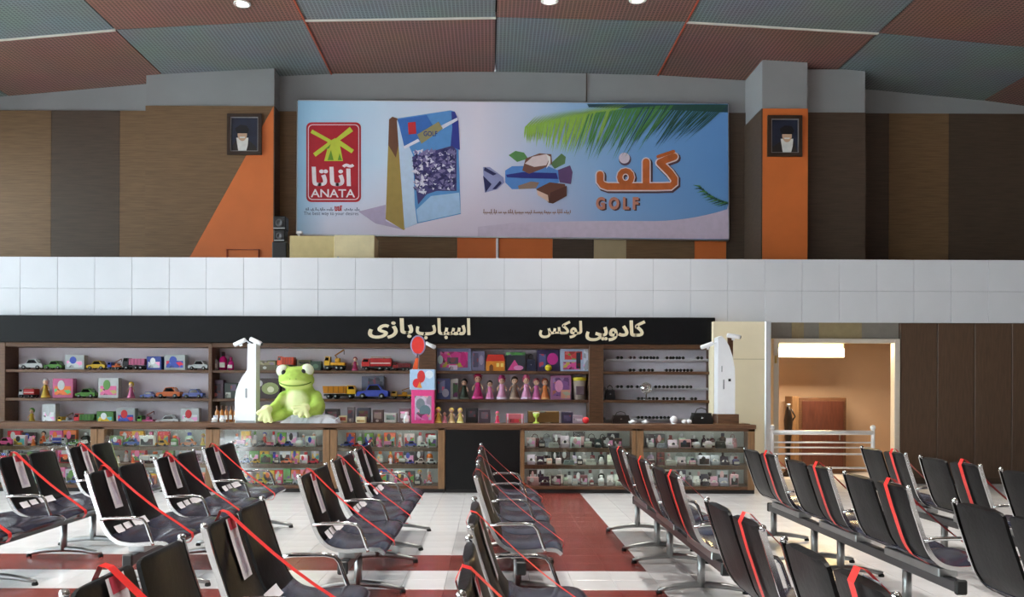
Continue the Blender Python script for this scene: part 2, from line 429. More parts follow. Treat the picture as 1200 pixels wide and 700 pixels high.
# ---- portraits
FRAME = mat('dark_picture_frame', (52, 36, 26), 0.4, var=0.2)
def portrait(p0, p1, p2, p3, d, label, turn):
    x0, _, z1 = P(p0, p1, d); x1, _, z0 = P(p2, p3, d)
    t = empty('framed_portrait', ((x0 + x1) / 2, d, z0), label, 'picture')
    w, h = (x1 - x0) / 2, z1 - z0; b = .06
    fm = MB()
    for poly in ([(-w, 0), (w, 0), (w - b, b), (-w + b, b)], [(w, 0), (w, h), (w - b, h - b), (w - b, b)], [(w, h), (-w, h), (-w + b, h - b), (w - b, h - b)], [(-w, h), (-w, 0), (-w + b, b), (-w + b, h - b)]):
        fm.prism(poly, -.05, 0.005)
    fm.build('frame', FRAME, t)
    gold = MB()
    bi = b; e = .012
    for poly in ([(-w + bi, bi), (w - bi, bi), (w - bi - e, bi + e), (-w + bi + e, bi + e)], [(w - bi, bi), (w - bi, h - bi), (w - bi - e, h - bi - e), (w - bi - e, bi + e)],
                 [(w - bi, h - bi), (-w + bi, h - bi), (-w + bi + e, h - bi - e), (w - bi - e, h - bi - e)], [(-w + bi, h - bi), (-w + bi, bi), (-w + bi + e, bi + e), (-w + bi + e, h - bi - e)]):
        gold.prism(poly, -.04, 0.0)
    gold.build('inner_moulding', mat('silver_moulding', (150, 150, 150), 0.4, 0.6, var=.1), t)
    pc = MB().box(-w + b, w - b, -.02, 0, b, h - b).build('picture', mat('picture_navy', (34, 40, 58), 0.3, var=.3, scale=4), t)
    s = turn; X = .04 * s
    MB().prism([(-w + b + .02, b), (w - b - .02, b), (w - b - .05, b + .10), (.12 + X, b + .2), (-.12 + X, b + .2), (-w + b + .03, b + .10)], -.023, -.0205).build('robe_print', mat('print_dark_robe', (40, 36, 34), .4, var=.1), pc)
    MB().prism([(X - .07, b), (X + .07, b), (X + .10, b + .12), (X + .11, b + .25), (X - .11, b + .25), (X - .09, b + .12)], -.025, -.0232).build('beard_print', mat('print_white_beard', (214, 212, 208), .4, var=.1), pc)
    MB().prism(disc(X, b + .31, .085, rz=.12), -.027, -.0252).build('face_print', mat('print_face', (196, 160, 132), .4, var=.08), pc)
    MB().prism([(X - .10, b + .33), (X + .10, b + .33), (X + .125, b + .40), (X + .08, b + .47), (X - .04, b + .485), (X - .13, b + .42)], -.029, -.0272).build('turban_print', mat('print_black_turban', (20, 20, 22), .4, var=.1), pc)
    MB().prism([(X - .05, b + .27), (X + .05, b + .27), (X + .045, b + .245), (X - .045, b + .245)], -.0285, -.0274).build('moustache_print', MATS['print_white_beard'], pc)
portrait(267, 134, 307, 182, yl - .03, 'framed portrait of a white-bearded figure in black turban on the diagonally painted pillar', -1)
portrait(899, 136, 939, 184, yr - .03, 'framed portrait of a bearded figure in black turban on the all-orange pillar', 1)

# ---- shop box: roof, fascia of white tiles, partition walls
struct(MB().box(-11, 11, YF + .02, YW, 3.1, 3.2).build('roof_slab', WALLP))
FASC = mat('white_fascia_tile', (212, 213, 219), 0.28, var=0.03, scale=1.5)
JOINT = mat('fascia_joint', (128, 130, 138), 0.6, var=0.05)
ft, fmid, fb = PZ(303, YF), PZ(340, YF), PZ(377, YF)
wf = struct(MB().box(-10.9, 10.9, YF + .014, YF + .12, fb, ft - .004).build('wall_fascia', JOINT))
xg = PX(590.5, YF)
tA = MB().box(.002, .598, 0, .016, fmid + .002, ft, .002).mesh('fascia_tile'); tA.materials.append(FASC)
tB = MB().box(.002, .598, 0, .016, fb, fmid - .002, .002).mesh('fascia_tile'); tB.materials.append(FASC)
for n in range(-18, 18):
    x = xg + n * .6
    if x < -10.9 or x > 10.2: continue
    for me in (tA, tB):
        o = bpy.data.objects.new('fascia_tile', me); COL.objects.link(o); o.parent = wf; o.location = (x, YF + random.uniform(-.002, .001), 0)

# ---- things standing on the shop roof
bx = empty('roof_cabinet', (PX(388, 14.5), 14.6, 3.2), 'cream plywood cabinet standing on the shop roof under the billboard', 'cabinet')
x0, x1, x2 = PX(337, 14.5) - PX(388, 14.5), PX(390, 14.5) - PX(388, 14.5), PX(438, 14.5) - PX(388, 14.5)
zc = PZ(275, 14.5, 390) - 3.2
MB().box(x0, x1 - .004, 0.02, .45, 0, zc, .01).build('body', mat('cream_board_dull', (196, 178, 128), .6, var=.06), bx)
MB().box(x1 + .004, x2, -.05, .45, 0, zc, .01).build('door', mat('cream_board', (226, 210, 168), .6, var=.05), bx)
MB().box(x1 + .06, x1 + .09, -.07, -.045, zc * .45, zc * .6, .005).build('handle', ALU, bx)
zz = 3.2
for i, (a, b, tp, lab) in enumerate(((319, 336, 284, 'lowest black audio unit stacked on the shop roof beside the cream cabinet'), (321, 334, 270, 'middle black audio unit in the stack beside the cream cabinet'), (320, 335, 254, 'top black loudspeaker of the stack beside the cream cabinet'))):
    xa_, xb_ = PX(a, 14.7), PX(b, 14.7); z1 = PZ(tp, 14.7, 330)
    t = empty('audio_unit', ((xa_ + xb_) / 2, 14.75, zz), lab, 'speaker'); w = (xb_ - xa_) / 2; h = z1 - zz
    MB().box(-w, w, -.1, .12, 0, h, .012).build('case', BLACKP, t)
    MB().lathe([(w * .62, 0), (w * .6, -.012), (w * .3, .004), (.01, .006)], (0, -.101, h * .5), 18, 'y').build('cone', mat('grey_cone', (70, 70, 74), .5, var=.1), t)
    MB().box(-w * .9, w * .9, -.106, -.1, h * .08, h * .14).build('trim', ALU, t)
    zz = z1
cm = empty('roof_camera', (PX(345, 14.2), 14.25, zc + 3.2), 'small white camera on top of the cream roof cabinet', 'camera')
cm.location = (PX(346, 14.5), 14.75, 3.2 + zc)
MB().tube([(0, 0, 0), (0, 0, .05)], .015).build('bracket', WHITEP, cm)
MB().box(-.04, .06, -.03, .03, .05, .10, .012).build('body', WHITEP, cm)

# ================================================================== BILLBOARD
DB = 15.86
bb = empty('billboard', (PX(601, DB), DB, PZ(278, DB)), 'wide blue and lilac confectionery billboard with palm leaves hung under the ceiling', 'billboard')
B0 = Vector(bb.location)
def bp(px, py):
    p = P(px, py, DB); return (p[0] - B0.x, p[2] - B0.z)
def bpoly(pts): return [bp(*q) for q in pts]
FLATN = 0
def flat(name, pts, rgb, k, m=None, par=None):
    global FLATN
    o = MB(); cnt = 0; FLATN += 1; k = k + .1 * (FLATN % 7); EPS = .0006 if len(pts) < 12 else .00008
    for poly in (pts if isinstance(pts[0][0], (tuple, list)) else [pts]):
        q = bpoly(poly); n = len(q)
        o.add([(x, -.002 * k - EPS * cnt, z) for x, z in q], [tuple(range(n))]); cnt += 1
    me = o.build(name, m or mat('print_%d_%d_%d' % rgb, rgb, .55, var=.05, scale=10), par or bb)
    return me
corner = bpoly([(349, 118), (853, 122), (854, 281), (348, 274)])
def print_mat():
    m = bpy.data.materials.new('billboard_print'); m.use_nodes = True; nt = m.node_tree; b = nt.nodes['Principled BSDF']
    tc = nt.nodes.new('ShaderNodeTexCoord'); sep = nt.nodes.new('ShaderNodeSeparateXYZ'); nt.links.new(tc.outputs['Object'], sep.inputs[0])
    x0, x1 = bp(349, 200)[0], bp(853, 200)[0]
    mr = nt.nodes.new('ShaderNodeMapRange'); mr.inputs[1].default_value = x0; mr.inputs[2].default_value = x1
    nt.links.new(sep.outputs[0], mr.inputs[0])
    def ramp(cols):
        r = nt.nodes.new('ShaderNodeValToRGB'); e = r.color_ramp.elements
        while len(e) < len(cols): e.new(.5)
        for q, (p_, c) in zip(e, cols): q.position = p_; q.color = (*lin(c), 1)
        nt.links.new(mr.outputs[0], r.inputs[0]); return r
    top = ramp([(0, (160, 210, 244)), (.2, (206, 224, 246)), (.42, (230, 222, 238)), (.62, (160, 190, 226)), (.8, (112, 160, 214)), (1, (96, 146, 206))])
    bot = ramp([(0, (168, 206, 236)), (.07, (228, 226, 244)), (.3, (232, 216, 232)), (.52, (212, 196, 214)), (.72, (140, 174, 220)), (1, (104, 152, 208))])
    mz = nt.nodes.new('ShaderNodeMapRange'); mz.inputs[1].default_value = bp(600, 262)[1]; mz.inputs[2].default_value = bp(600, 190)[1]
    nt.links.new(sep.outputs[2], mz.inputs[0])
    nz = nt.nodes.new('ShaderNodeTexNoise'); nz.inputs['Scale'].default_value = .8; nt.links.new(tc.outputs['Object'], nz.inputs['Vector'])
    ad = nt.nodes.new('ShaderNodeMath'); ad.operation = 'MULTIPLY_ADD'; ad.inputs[1].default_value = .5; ad.inputs[2].default_value = -.25
    nt.links.new(nz.outputs['Fac'], ad.inputs[0])
    sm = nt.nodes.new('ShaderNodeMath'); sm.operation = 'ADD'; sm.use_clamp = True
    nt.links.new(mz.outputs[0], sm.inputs[0]); nt.links.new(ad.outputs[0], sm.inputs[1])
    mx = nt.nodes.new('ShaderNodeMix'); mx.data_type = 'RGBA'
    nt.links.new(sm.outputs[0], mx.inputs['Factor']); nt.links.new(bot.outputs[0], mx.inputs['A']); nt.links.new(top.outputs[0], mx.inputs['B'])
    nt.links.new(mx.outputs['Result'], b.inputs['Base Color']); b.inputs['Roughness'].default_value = .5
    return m
MB().prism(corner[::-1], 0, .1).build('panel', print_mat(), bb)
edge = MB()
for a, b in zip(corner, corner[1:] + corner[:1]): edge.tube([(a[0], .03, a[1]), (b[0], .03, b[1])], .025, 6)
edge.build('edge_frame', mat('pale_edge', (206, 206, 212), .4, var=.03), bb)
# curved light ground along the bottom right and the blue pool above it
sw = [(x, 263 - 4 * math.sin((x - 560) / 293 * PI * .9) - (0 if x < 760 else (x - 760) ** 2 / 520)) for x in range(600, 854, 12)] + [(853.5, 239)]
flat('lilac_ground_print', [(560, 277), (853.8, 280.5)] + sw[::-1] + [(560, 266)], (208, 190, 210), 2)
# emblem
def bflat_rr(name, x0, x1, y0, y1, r, rgb, k): 
    return flat(name, [(px, py) for px, py in rrect(x0, x1, y0, y1, r)], rgb, k)
bflat_rr('emblem_print', 359, 423, 143.5, 237, 6, (188, 32, 48), 2)
bflat_rr('emblem_line_print', 361, 421, 146, 234.5, 5, (236, 214, 222), 3)
bflat_rr('emblem_field_print', 362, 420, 147, 233.5, 4.5, (182, 24, 42), 4)
flat('windmill_print', [[(380, 189), (386, 166), (393, 162), (398, 168), (402, 189)],
                        [(391, 166), (366, 152), (364, 156), (388, 169)], [(391, 165), (410, 149), (414, 154), (394, 168)],
                        [(391, 168), (370, 184), (367, 180), (386, 166)], [(392, 167), (412, 180), (415, 176), (396, 163)]], (196, 206, 64), 5)
flat('windmill_shade_print', [[(384, 188), (388, 176), (391, 188)], [(396, 188), (398, 180), (401, 188)], [(380, 176), (388, 169), (386, 174)]], (104, 150, 40), 6)
WPR = mat('print_white', (240, 226, 232), .55, var=.03)
AR = lambda s: s[::-1]
cw = bp(391, 217); z_ = bp(391, 218)[1]
text_mesh(AR('\uFE81\uFEE7\uFE8E\uFE97\uFE8E'), 'emblem_script_print', WPR, bb, bp(391, 0)[0], -.011, bp(0, 219)[1] if False else bp(391, 218.5)[1], (218.5 - 192) * DB / F, 50 * DB / F, bold=.028, align='CENTER')
text_mesh('ANATA', 'emblem_name_print', WPR, bb, bp(391, 0)[0], -.011, bp(391, 231.5)[1], 9.5 * DB / F, 52 * DB / F, bold=.015, align='CENTER')
text_mesh(AR('\uFE81\uFEE7\uFE8E\uFE97\uFE8E'), 'slogan_red_print', mat('print_red', (206, 40, 56), .55, var=.05), bb, bp(397.5, 0)[0], -.006, bp(397, 247.5)[1], 6.5 * DB / F, 9 * DB / F, bold=.05, align='CENTER')
NAVY = mat('print_navy', (84, 92, 132), .55, var=.05)
text_mesh('The best way to your desires', 'slogan_print', NAVY, bb, bp(389, 0)[0], -.006, bp(389, 253.5)[1], 5.2 * DB / F, 64 * DB / F, align='CENTER')
def script_line(name, x0, x1, yb, m, k=.006, h=1.6):
    o = MB(); x = x0; px_ = DB / F
    while x < x1:
        n = random.randint(2, 5)
        a, b = bp(x, yb), bp(min(x1, x + n * 2.2), yb)
        o.box(a[0], b[0], -k, -k + .001, a[1], a[1] + h * .35 * px_)
        for q in range(n):
            xx = bp(x + q * 2.2 + .6, yb); hh_ = h * random.choice((.6, .8, 1.5, 2.0)) * px_
            o.box(xx[0], xx[0] + .9 * px_, -k - .0005, -k + .001, xx[1], xx[1] + hh_)
            if random.random() < .5: o.box(xx[0] + px_, xx[0] + 2 * px_, -k - .0005, -k + .001, xx[1] - h * .6 * px_, xx[1] - h * .2 * px_)
        x += n * 2.2 + 1.2
    tag(o.build(name, m, bb), kind='stuff'); return
    return o.build(name, m, bb)
script_line('slogan_script_print', 358, 391, 246.5, NAVY); script_line('slogan_script_print', 403, 421, 246.5, NAVY)
script_line('caption_script_print', 566, 667, 250, mat('print_brown', (150, 112, 104), .55, var=.1), h=2.4)
# bag
flat('bag_shadow_print', [(420, 248), (452, 240), (452, 259), (475, 270), (440, 262)], (186, 170, 200), 1)
flat('bag_side_print', [(456, 140), (460, 137), (466, 139), (475, 268), (473, 270), (452, 257)], (168, 140, 74), 3)
flat('bag_side_dark_print', [(456, 140), (460, 137), (466, 139), (468, 165), (464, 185), (455, 170)], (112, 72, 54), 4)
flat('bag_front_print', [(465, 139), (528, 129.5), (533, 131), (536, 138), (540, 251), (490, 262), (474, 268)], (92, 150, 212), 3)
flat('bag_front_light_print', [(465, 140), (484, 182), (486, 240), (489, 262), (474, 268)], (196, 214, 238), 4)
flat('bag_top_print', [(466, 140), (500, 135), (512, 155), (474, 173)], (60, 112, 190), 4)
flat('bag_top_print', [(529, 131), (533, 131), (537, 140), (539, 176), (528, 172), (530, 150)], (52, 62, 150), 4)
flat('bag_foot_print', [(505, 230), (538, 226), (540, 250), (490, 261), (488, 246)], (170, 200, 234), 4)
win = [(483, 184), (530, 171), (535, 176), (535, 224), (512, 224), (500, 228), (490, 240)]
flat('bag_window_print', win, (70, 62, 120), 5)
tri = {0: [], 1: [], 2: []}
for _ in range(260):
    x, y = random.uniform(486, 533), random.uniform(177, 226)
    if y > 222 - (x - 490) * .1 and x > 500 and y > 222: continue
    a = random.uniform(0, 6.28); r = random.uniform(2.5, 5)
    tri[random.randrange(3)].append([(x + r * math.cos(a), y + r * math.sin(a)), (x + r * .6 * math.cos(a + 2), y + r * .6 * math.sin(a + 2)), (x + r * .7 * math.cos(a + 4.2), y + r * .7 * math.sin(a + 4.2))])
for k, c in ((0, (226, 222, 236)), (1, (44, 40, 96)), (2, (132, 122, 170))): tag(flat('wrapped_sweets_print', tri[k], c, 6 + k), kind='stuff')
flat('bag_logo_print', [(478, 144), (487, 143), (488, 157), (479, 158)], (196, 44, 52), 6)
flat('bag_twist_print', [(473, 172), (490, 163), (492, 166), (474, 175)], (226, 226, 240), 7)
flat('bag_twist_print', [(516, 148), (536, 138), (537, 141), (518, 152)], (226, 226, 240), 7)
flat('bag_wrapper_print', [(489, 158), (514, 143), (519, 151), (494, 169)], (158, 148, 104), 8)
text_mesh('GOLF', 'bag_name_print', mat('print_dark_blue', (44, 60, 130), .5, var=.1), bb, bp(497, 0)[0], -.019, bp(500, 160)[1], 6 * DB / F, 16 * DB / F, bold=.02)
# sweet with coconut
flat('leaf_print', [(596, 182), (604, 177), (614, 179), (619, 186), (606, 190)], (92, 142, 84), 2)
flat('leaf_print', [(645, 192), (658, 180), (663, 184), (662, 192), (650, 198)], (92, 122, 80), 2)
flat('wrapper_end_print', [(566, 196), (574, 196), (590, 208), (591, 214), (583, 222), (568, 226), (567, 212)], (150, 152, 196), 3)
flat('wrapper_stripe_print', [[(566, 206), (576, 216), (569, 226)], [(568, 196), (582, 204), (578, 206), (567, 200)], [(577, 222), (586, 212), (588, 215), (581, 222)]], (40, 42, 92), 4)
flat('wrapper_end_print', [(652, 200), (668, 194), (671, 202), (669, 216), (656, 214)], (96, 66, 110), 3)
flat('wrapper_print', [(592, 200), (600, 195), (640, 194), (654, 200), (655, 214), (640, 221), (600, 222), (592, 214)], (86, 136, 204), 4)
flat('wrapper_band_print', [(593, 205), (612, 202), (652, 203), (654, 210), (612, 209), (594, 208)], (40, 44, 126), 5)
flat('wrapper_gold_print', [(607, 218), (622, 213), (632, 214), (628, 221), (608, 222)], (148, 120, 104), 6)
flat('coconut_shell_print', [(612, 200), (616, 186), (632, 180), (646, 181), (647, 192), (636, 198), (620, 204)], (120, 78, 66), 6)
flat('coconut_flesh_print', [(615, 192), (624, 184), (640, 181), (644, 186), (640, 194), (626, 196)], (226, 206, 208), 7)
flat('coconut_flesh_print', [(640, 181), (645, 184), (645, 192), (640, 198), (643, 189)], (240, 234, 232), 7)
flat('chocolate_print', [(628, 222), (644, 214), (662, 216), (664, 230), (648, 239), (643, 238)], (104, 62, 48), 7)
flat('chocolate_dark_print', [(643, 238), (645, 226), (664, 218), (664, 230), (648, 239)], (82, 44, 36), 8)
flat('chocolate_filling_print', [(629, 223), (642, 229), (643, 237), (630, 229)], (222, 186, 170), 8)
# GOLF lettering
ORB = mat('print_orange_brown', (190, 98, 46), .5, var=.15, scale=6)
PINKO = mat('print_pale_outline', (226, 206, 210), .5, var=.03)
DKB = mat('print_dark_brown', (84, 56, 66), .5, var=.05)
gx0, gx1 = 698.5, 794.0
gaf = [(0, 0)]
STN = 0
def stroke(name, pts, w, m, k, closed=False):
    global STN
    STN += 1; k = k + .25 * (STN % 5)
    o = MB(); q = [bp(*p) for p in pts]; L = []; R = []
    n = len(q)
    for i in range(n):
        a, c = q[max(i - 1, 0)], q[min(i + 1, n - 1)]
        if closed: a, c = q[i - 1], q[(i + 1) % n]
        dx, dz = c[0] - a[0], c[1] - a[1]; l = math.hypot(dx, dz) or 1
        L.append((q[i][0] - dz / l * w / 2, -.002 * k, q[i][1] + dx / l * w / 2)); R.append((q[i][0] + dz / l * w / 2, -.002 * k, q[i][1] - dx / l * w / 2))
    vs = L + R; fs = [(i, i + 1, n + i + 1, n + i) for i in range(n - 1)]
    if closed: fs.append((n - 1, 0, n, 2 * n - 1))
    o.add(vs, fs)
    for e in ((q[0], q[-1]) if not closed else ()):
        dd = disc(e[0], e[1], w / 2, 12); o.add([(x, -.002 * k - (.0002 if e is q[0] else .0003), z) for x, z in dd], [tuple(range(12))])
    return o.build(name, m, bb)
u = DB / F
for k, (w, m, dx, dy) in enumerate(((12.5, DKB, 1.5, 1.5), (11, PINKO, 0, 0), (8, ORB, 0, 0))):
    kk = 3 + k * 2
    S = lambda pts: [(x + dx, y + dy) for x, y in pts]
    base = [(703, 205), (703, 213), (706, 217), (712, 219)] + [(x, 219) for x in range(720, 780, 10)] + [(786, 218.5), (790, 215), (790, 210), (785, 203), (777, 195), (773, 191)]
    stroke('large_script_print', S(base), w * u, m, kk)
    stroke('large_script_print', S([(757, 217), (757, 190)]), w * u, m, kk)
    stroke('large_script_print', S([(733 + 7 * math.cos(a * .524), 208 + 7.5 * math.sin(a * .524)) for a in range(12)]), w * .8 * u, m, kk, True)
    stroke('large_script_print', S([(773, 191), (780, 187.5), (790, 184)]), w * u, m, kk)
stroke('large_script_print', [(771, 184), (789, 178)], 4 * u, ORB, 8)
flat('script_dot_print', [(x + .8, y + 1.2) for x, y in disc(731.5, 186, 7.2)], (92, 70, 90), 5)
flat('script_dot_print', disc(731.5, 185.5, 6.4), (222, 206, 220), 6)
for k, (m, dx, dz) in enumerate(((DKB, .03, -.02), (mat('print_salmon', (200, 132, 112), .5, var=.05), 0, 0))):
    text_mesh('G O L F', 'name_print', m, bb, bp(699, 0)[0] + dx, -.010 - .003 * k, bp(700, 246)[1] + dz, 15 * u, 50 * u, bold=.05)
# palm fronds
def rach(t): return (616 + t * 236, 149 - 30 * (1 - (1 - t) ** 2.2) + 4 * t)
cols = {'light': (148, 186, 76), 'mid': (78, 134, 68), 'dark': (38, 82, 74)}
leaf = {c: [] for c in cols}
for i in range(112):
    t = i / 111; x, y = rach(t); y = max(y, 122)
    ang = math.radians(95 + 42 * t + random.uniform(-5, 5))
    L = (18 + 22 * math.sin(PI * min(1, t * 1.1)) + 44 * t) * random.uniform(.75, 1.1)
    ex, ey = x + L * math.cos(ang), y + L * math.sin(ang)
    w = 1.0 - .25 * t
    c = 'light' if t + random.uniform(-.12, .12) < .36 else ('mid' if t + random.uniform(-.12, .12) < .66 else 'dark')
    leaf[c].append([(x - w, y), (x + w, y), ((x + ex) / 2 + w, (y + ey) / 2), (ex, ey), ((x + ex) / 2 - w, (y + ey) / 2)])
    if t < .45 and i % 2 == 0:
        up = (x + 14 + 10 * t, max(122.3, y - 14 * (1 - t)))
        leaf['light'].append([(x - 1, y), (x + 1.2, y + .5), up])
for i in range(26):
    t = i / 25; x, y = 853 - 36 * t * .9, 238 - 22 * t * t * .6 - 6 * t
    ang = math.radians(150 + 60 * math.sin(i * 2.1)); L = 16 * (1 - t * .4)
    leaf['mid' if i % 2 else 'dark'].append([(min(853, x), y - 1), (min(853, x), y + 1.4), (x + L * math.cos(ang), y + L * .6 * math.sin(ang))])
for k, c in enumerate(cols): tag(flat('palm_leaf_print', leaf[c], cols[c], 5 + k), kind='stuff')
flat('palm_shade_print', [(688, 122), (853, 123), (853, 132), (760, 128), (690, 126)], (34, 66, 78), 4)

# ================================================================== SHOP
YS = 13.75                                # shelf front edges
SHB = 14.13                               # back panel
SL, SR = -7.9, PX(838, YS)                # ends of the shop
# sign board with lettering
zs0, zs1 = PZ(403, 13.62), PZ(371.5, 13.62)
sg = empty('shop_sign', (0, 13.62, zs0), 'long black shop fascia sign with raised cream lettering over the shelves', 'sign')
MB().box(SL, PX(838, 13.62), 0, .12, 0, zs1 - zs0, .008).build('board', mat('black_sign_board', (14, 14, 17), 0.5, var=.15, spec=.2), sg)
LET = mat('cream_letters', (240, 226, 194), 0.4, var=.03)
hs = 13.6 / F
w1 = AR('\uFE8D\uFEB3\uFE92\uFE8E\uFE8F'); w2 = AR('\uFE91\uFE8E\uFEAF\uFBFC'); w3 = AR('\uFB90\uFE8E\uFEA9\uFEED\uFBFE\uFBFD'); w4 = AR('\uFEDF\uFEEE\uFB90\uFEB2')
def sgn(s, x0, x1, ytop, ybot):
    text_mesh(s, 'letters', LET, sg, PX(x0, 13.6), -.03, PZ(ybot, 13.6, x0) - zs0, (ybot - ytop) * hs, (x1 - x0) * hs, bold=.03, extrude=.035)
sgn(w2, 431, 484, 373, 397); sgn(w1, 487, 551, 373, 398); sgn(w4, 631.5, 682, 376, 396.5); sgn(w3, 686, 756, 375.5, 400)

# shelf unit
BACKP = mat('pale_shelf_back', (222, 212, 220), 0.6, var=.04, scale=2)
def shelf_unit(x0, x1, label, zs, back, post0=True, post1=True):
    t = empty('shelf_unit', ((x0 + x1) / 2, YS, 0), label, 'shelves'); w = (x1 - x0) / 2
    MB().box(-w, w, .38, .41, 0, zs0 + .02).build('back_panel', back, t)
    for z in zs: MB().box(-w + .001, w - .001, 0, .38, z - .045, z, .004).build('shelf_board', WOOD, t)
    MB().box(-w, w, -.01, .38, PZ(408.5, YS), zs0 + .01, .004).build('top_board', WOOD, t)
    return t
Z1, Z2, Z3 = PZ(435, YS), PZ(468.5, YS), .90
xp0, xp1 = PX(491, YS), PX(511, YS); xq0, xq1 = PX(690, YS), PX(707, YS); xl = PX(246, YS)
def post(par, x0, x1):
    MB().box(x0 - par.location.x, x1 - par.location.x, -.02, .38, 0, zs0, .006).build('upright', WOOD, par)
s0 = shelf_unit(SL, xl, 'brown wooden toy shelves behind the counter, past the security tower with two cameras', (Z1, Z2, Z3, .45), BACKP)
post(s0, SL, SL + .1)
s1 = shelf_unit(xl, xp0, 'brown wooden shelves of toy trucks behind the green frog', (Z1, Z2, Z3, .45), BACKP)
s2 = shelf_unit(xp0, xq0, 'brown wooden shelves of dolls and pink toy boxes', (Z1, Z2, Z3, .45), BACKP)
post(s2, xp0, xp1)
s3 = shelf_unit(xq0, SR, 'brown wooden shelves with rows of sunglasses', (Z1, Z2, Z3, .45), mat('white_shelf_back', (228, 222, 232), .55, var=.03))
post(s3, xq0, xq1); post(s3, SR - .05, SR)
post(s1, xl - .02, xl + .04)
STRIP = mat('added_fill_strip', (255, 248, 238), .4, emit=3)  # glow for the invented tubes inside the counters
# counter
YC, DC = 12.35, .5
KICK = mat('dark_kick_board', (30, 26, 26), .6, var=.1)
VBACK = mat('pale_vitrine_back', (206, 214, 210), .5, var=.03)
VZ = (.652, .404, .10)
COUNTER_W = 1.6  # power of the added fill lights inside the counters
def vitrine(px0, px1, label, pw=8):
    x0, x1 = PX(px0, YC), PX(px1, YC)
    t = empty('display_counter', ((x0 + x1) / 2, YC, 0), label, 'display counter'); w = (x1 - x0) / 2; p = pw * .01235
    MB().box(-w, w, .02, DC, 0, .055).build('plinth', KICK, t)
    MB().box(-w, w, DC - .02, DC, .055, .935).build('back_panel', VBACK, t)
    for s in (-1, 1):
        MB().box(s * w, s * (w - p), 0, .07, .055, .937, .004).build('upright', WOODL, t)
        MB().box(s * w, s * (w - .02), .07, DC - .02, .055, .937).build('end_panel', WOODL, t)
    MB().box(-w + p, w - p, 0.0, .03, .055, .10, .004).build('bottom_rail', WOOD, t)
    MB().box(-w, w, 0.0, .03, .905, .94, .003).build('top_rail', WOOD, t)
    for z in VZ[:2]:
        sb_ = MB().box(-w + .021, w - .021, .034, DC - .021, z - .03, z, .003).build('shelf_board', WOOD, t)
        MB().box(-w + .021, w - .021, .026, .034, z - .056, z + .002, .002).build('front_edge', WOODL, sb_)
    MB().box(-w + .021, w - .021, .031, DC - .021, .056, .10).build('bottom_board', WOOD, t)
    MB().box(-w + p, w - p, .01, .016, .10, .915).build('glass_pane', GLASS, t)
    for zl_ in (.928, VZ[0] - .03, VZ[1] - .03):  # made-up tubes and lamps, added to brighten goods behind the glass
        MB().box(-w + .05, w - .05, .034, .046, zl_ - .012, zl_ + .001).build('added_fill_tube', STRIP, t)
        L = bpy.data.lights.new('added_counter_fill', 'AREA'); L.shape = 'RECTANGLE'; L.size = 2 * w - .1; L.size_y = .02; L.energy = COUNTER_W * w; L.color = (1, .97, .94)
        lo = bpy.data.objects.new('added_counter_fill', L); COL.objects.link(lo); lo.parent = t; lo.location = (0, .05, zl_ - .016); lo.rotation_euler = (math.radians(35), 0, 0)
    return x0 + p, x1 - p
VIT = [vitrine(-20, 114, 'glass-fronted wooden toy counter two units away from the frog'), vitrine(114.5, 249, 'glass-fronted wooden toy counter beside the one under the frog'),
       vitrine(249.5, 386.5, 'glass-fronted wooden toy counter under the green frog'), vitrine(387, 521.5, 'glass-fronted wooden toy counter between the frog and the black panel'),
       vitrine(610, 746, 'glass-fronted wooden gift counter next to the black panel', 5), vitrine(746.5, 885, 'glass-fronted wooden gift counter at the cream wall', 8)]
bp_ = empty('counter_front_panel', (PX(566, YC), YC, 0), 'plain black panel between the two runs of glass counters', 'counter')
wpan = PX(609.5, YC) - PX(566, YC)
MB().box(-wpan, wpan, 0.01, .04, .055, .94, .004).build('panel', mat('black_panel', (15, 15, 16), .5, var=.15, spec=.25), bp_)
MB().box(-wpan, wpan, .03, DC, 0, .055).build('plinth', KICK, bp_)
MB().box(-wpan, wpan, -.004, .045, .915, .94).build('top_rail', WOOD, bp_)
ct = MB().box(PX(-21, YC), PX(886, YC), YC - .02, YC + DC, .94, 1.0, .006).build('worktop', WOOD)
tag(ct, 'long brown wooden counter top running over the glass display counters', 'counter top')

# partition wall, doorway and railing beyond the shop
YD = 13.5
cwall = struct(MB().box(PX(836, YD), PX(896, YD), YD, YD + .3, 0, PZ(377, YD, 880)).build('wall_cream', CREAM))
MB().box(PX(838, YD), PX(896, YD), YD - .006, YD + .01, PZ(420.5, YD), PZ(419.8, YD)).build('wall_joint', mat('cream_joint', (190, 176, 140), .6, var=.05), cwall)
struct(MB().box(PX(896, YD), PX(903, YD), YD - .03, YD + .2, 0, PZ(377, YD, 900), .01).build('trim_1', mat('pale_metal_column', (206, 208, 214), .35, .3, var=.03)))
DRX0, DRX1 = PX(905, YF), 6.5
dj = MB()
zl = PZ(397, YF, 920)
dj.box(DRX0, DRX0 + .09, YF - .05, YF + .1, 0, zl, .008); dj.box(DRX0 + .09, DRX1, YF - .05, YF + .1, zl - .07, zl, .008); dj.box(DRX1, DRX1 + .09, YF - .05, YF + .1, 0, zl, .008)
door = struct(dj.build('door_1', mat('beige_door_frame', (200, 190, 178), .4, var=.04)))
MB().box(DRX0 + .02, DRX0 + .05, YF - .08, YF - .05, PZ(425, YF), PZ(416, YF), .005).build('hinge', mat('brass', (190, 166, 104), .35, .8, var=.05), door)
OLIVE = mat('olive_lintel', (140, 124, 92), .6, var=.1); GREYL = mat('grey_lintel', (122, 116, 108), .6, var=.08)
lint = struct(MB().box(PX(903, YF), DRX1 + .3, YF + .02, YF + .12, zl, fb + .02).build('wall_lintel', GREYL))
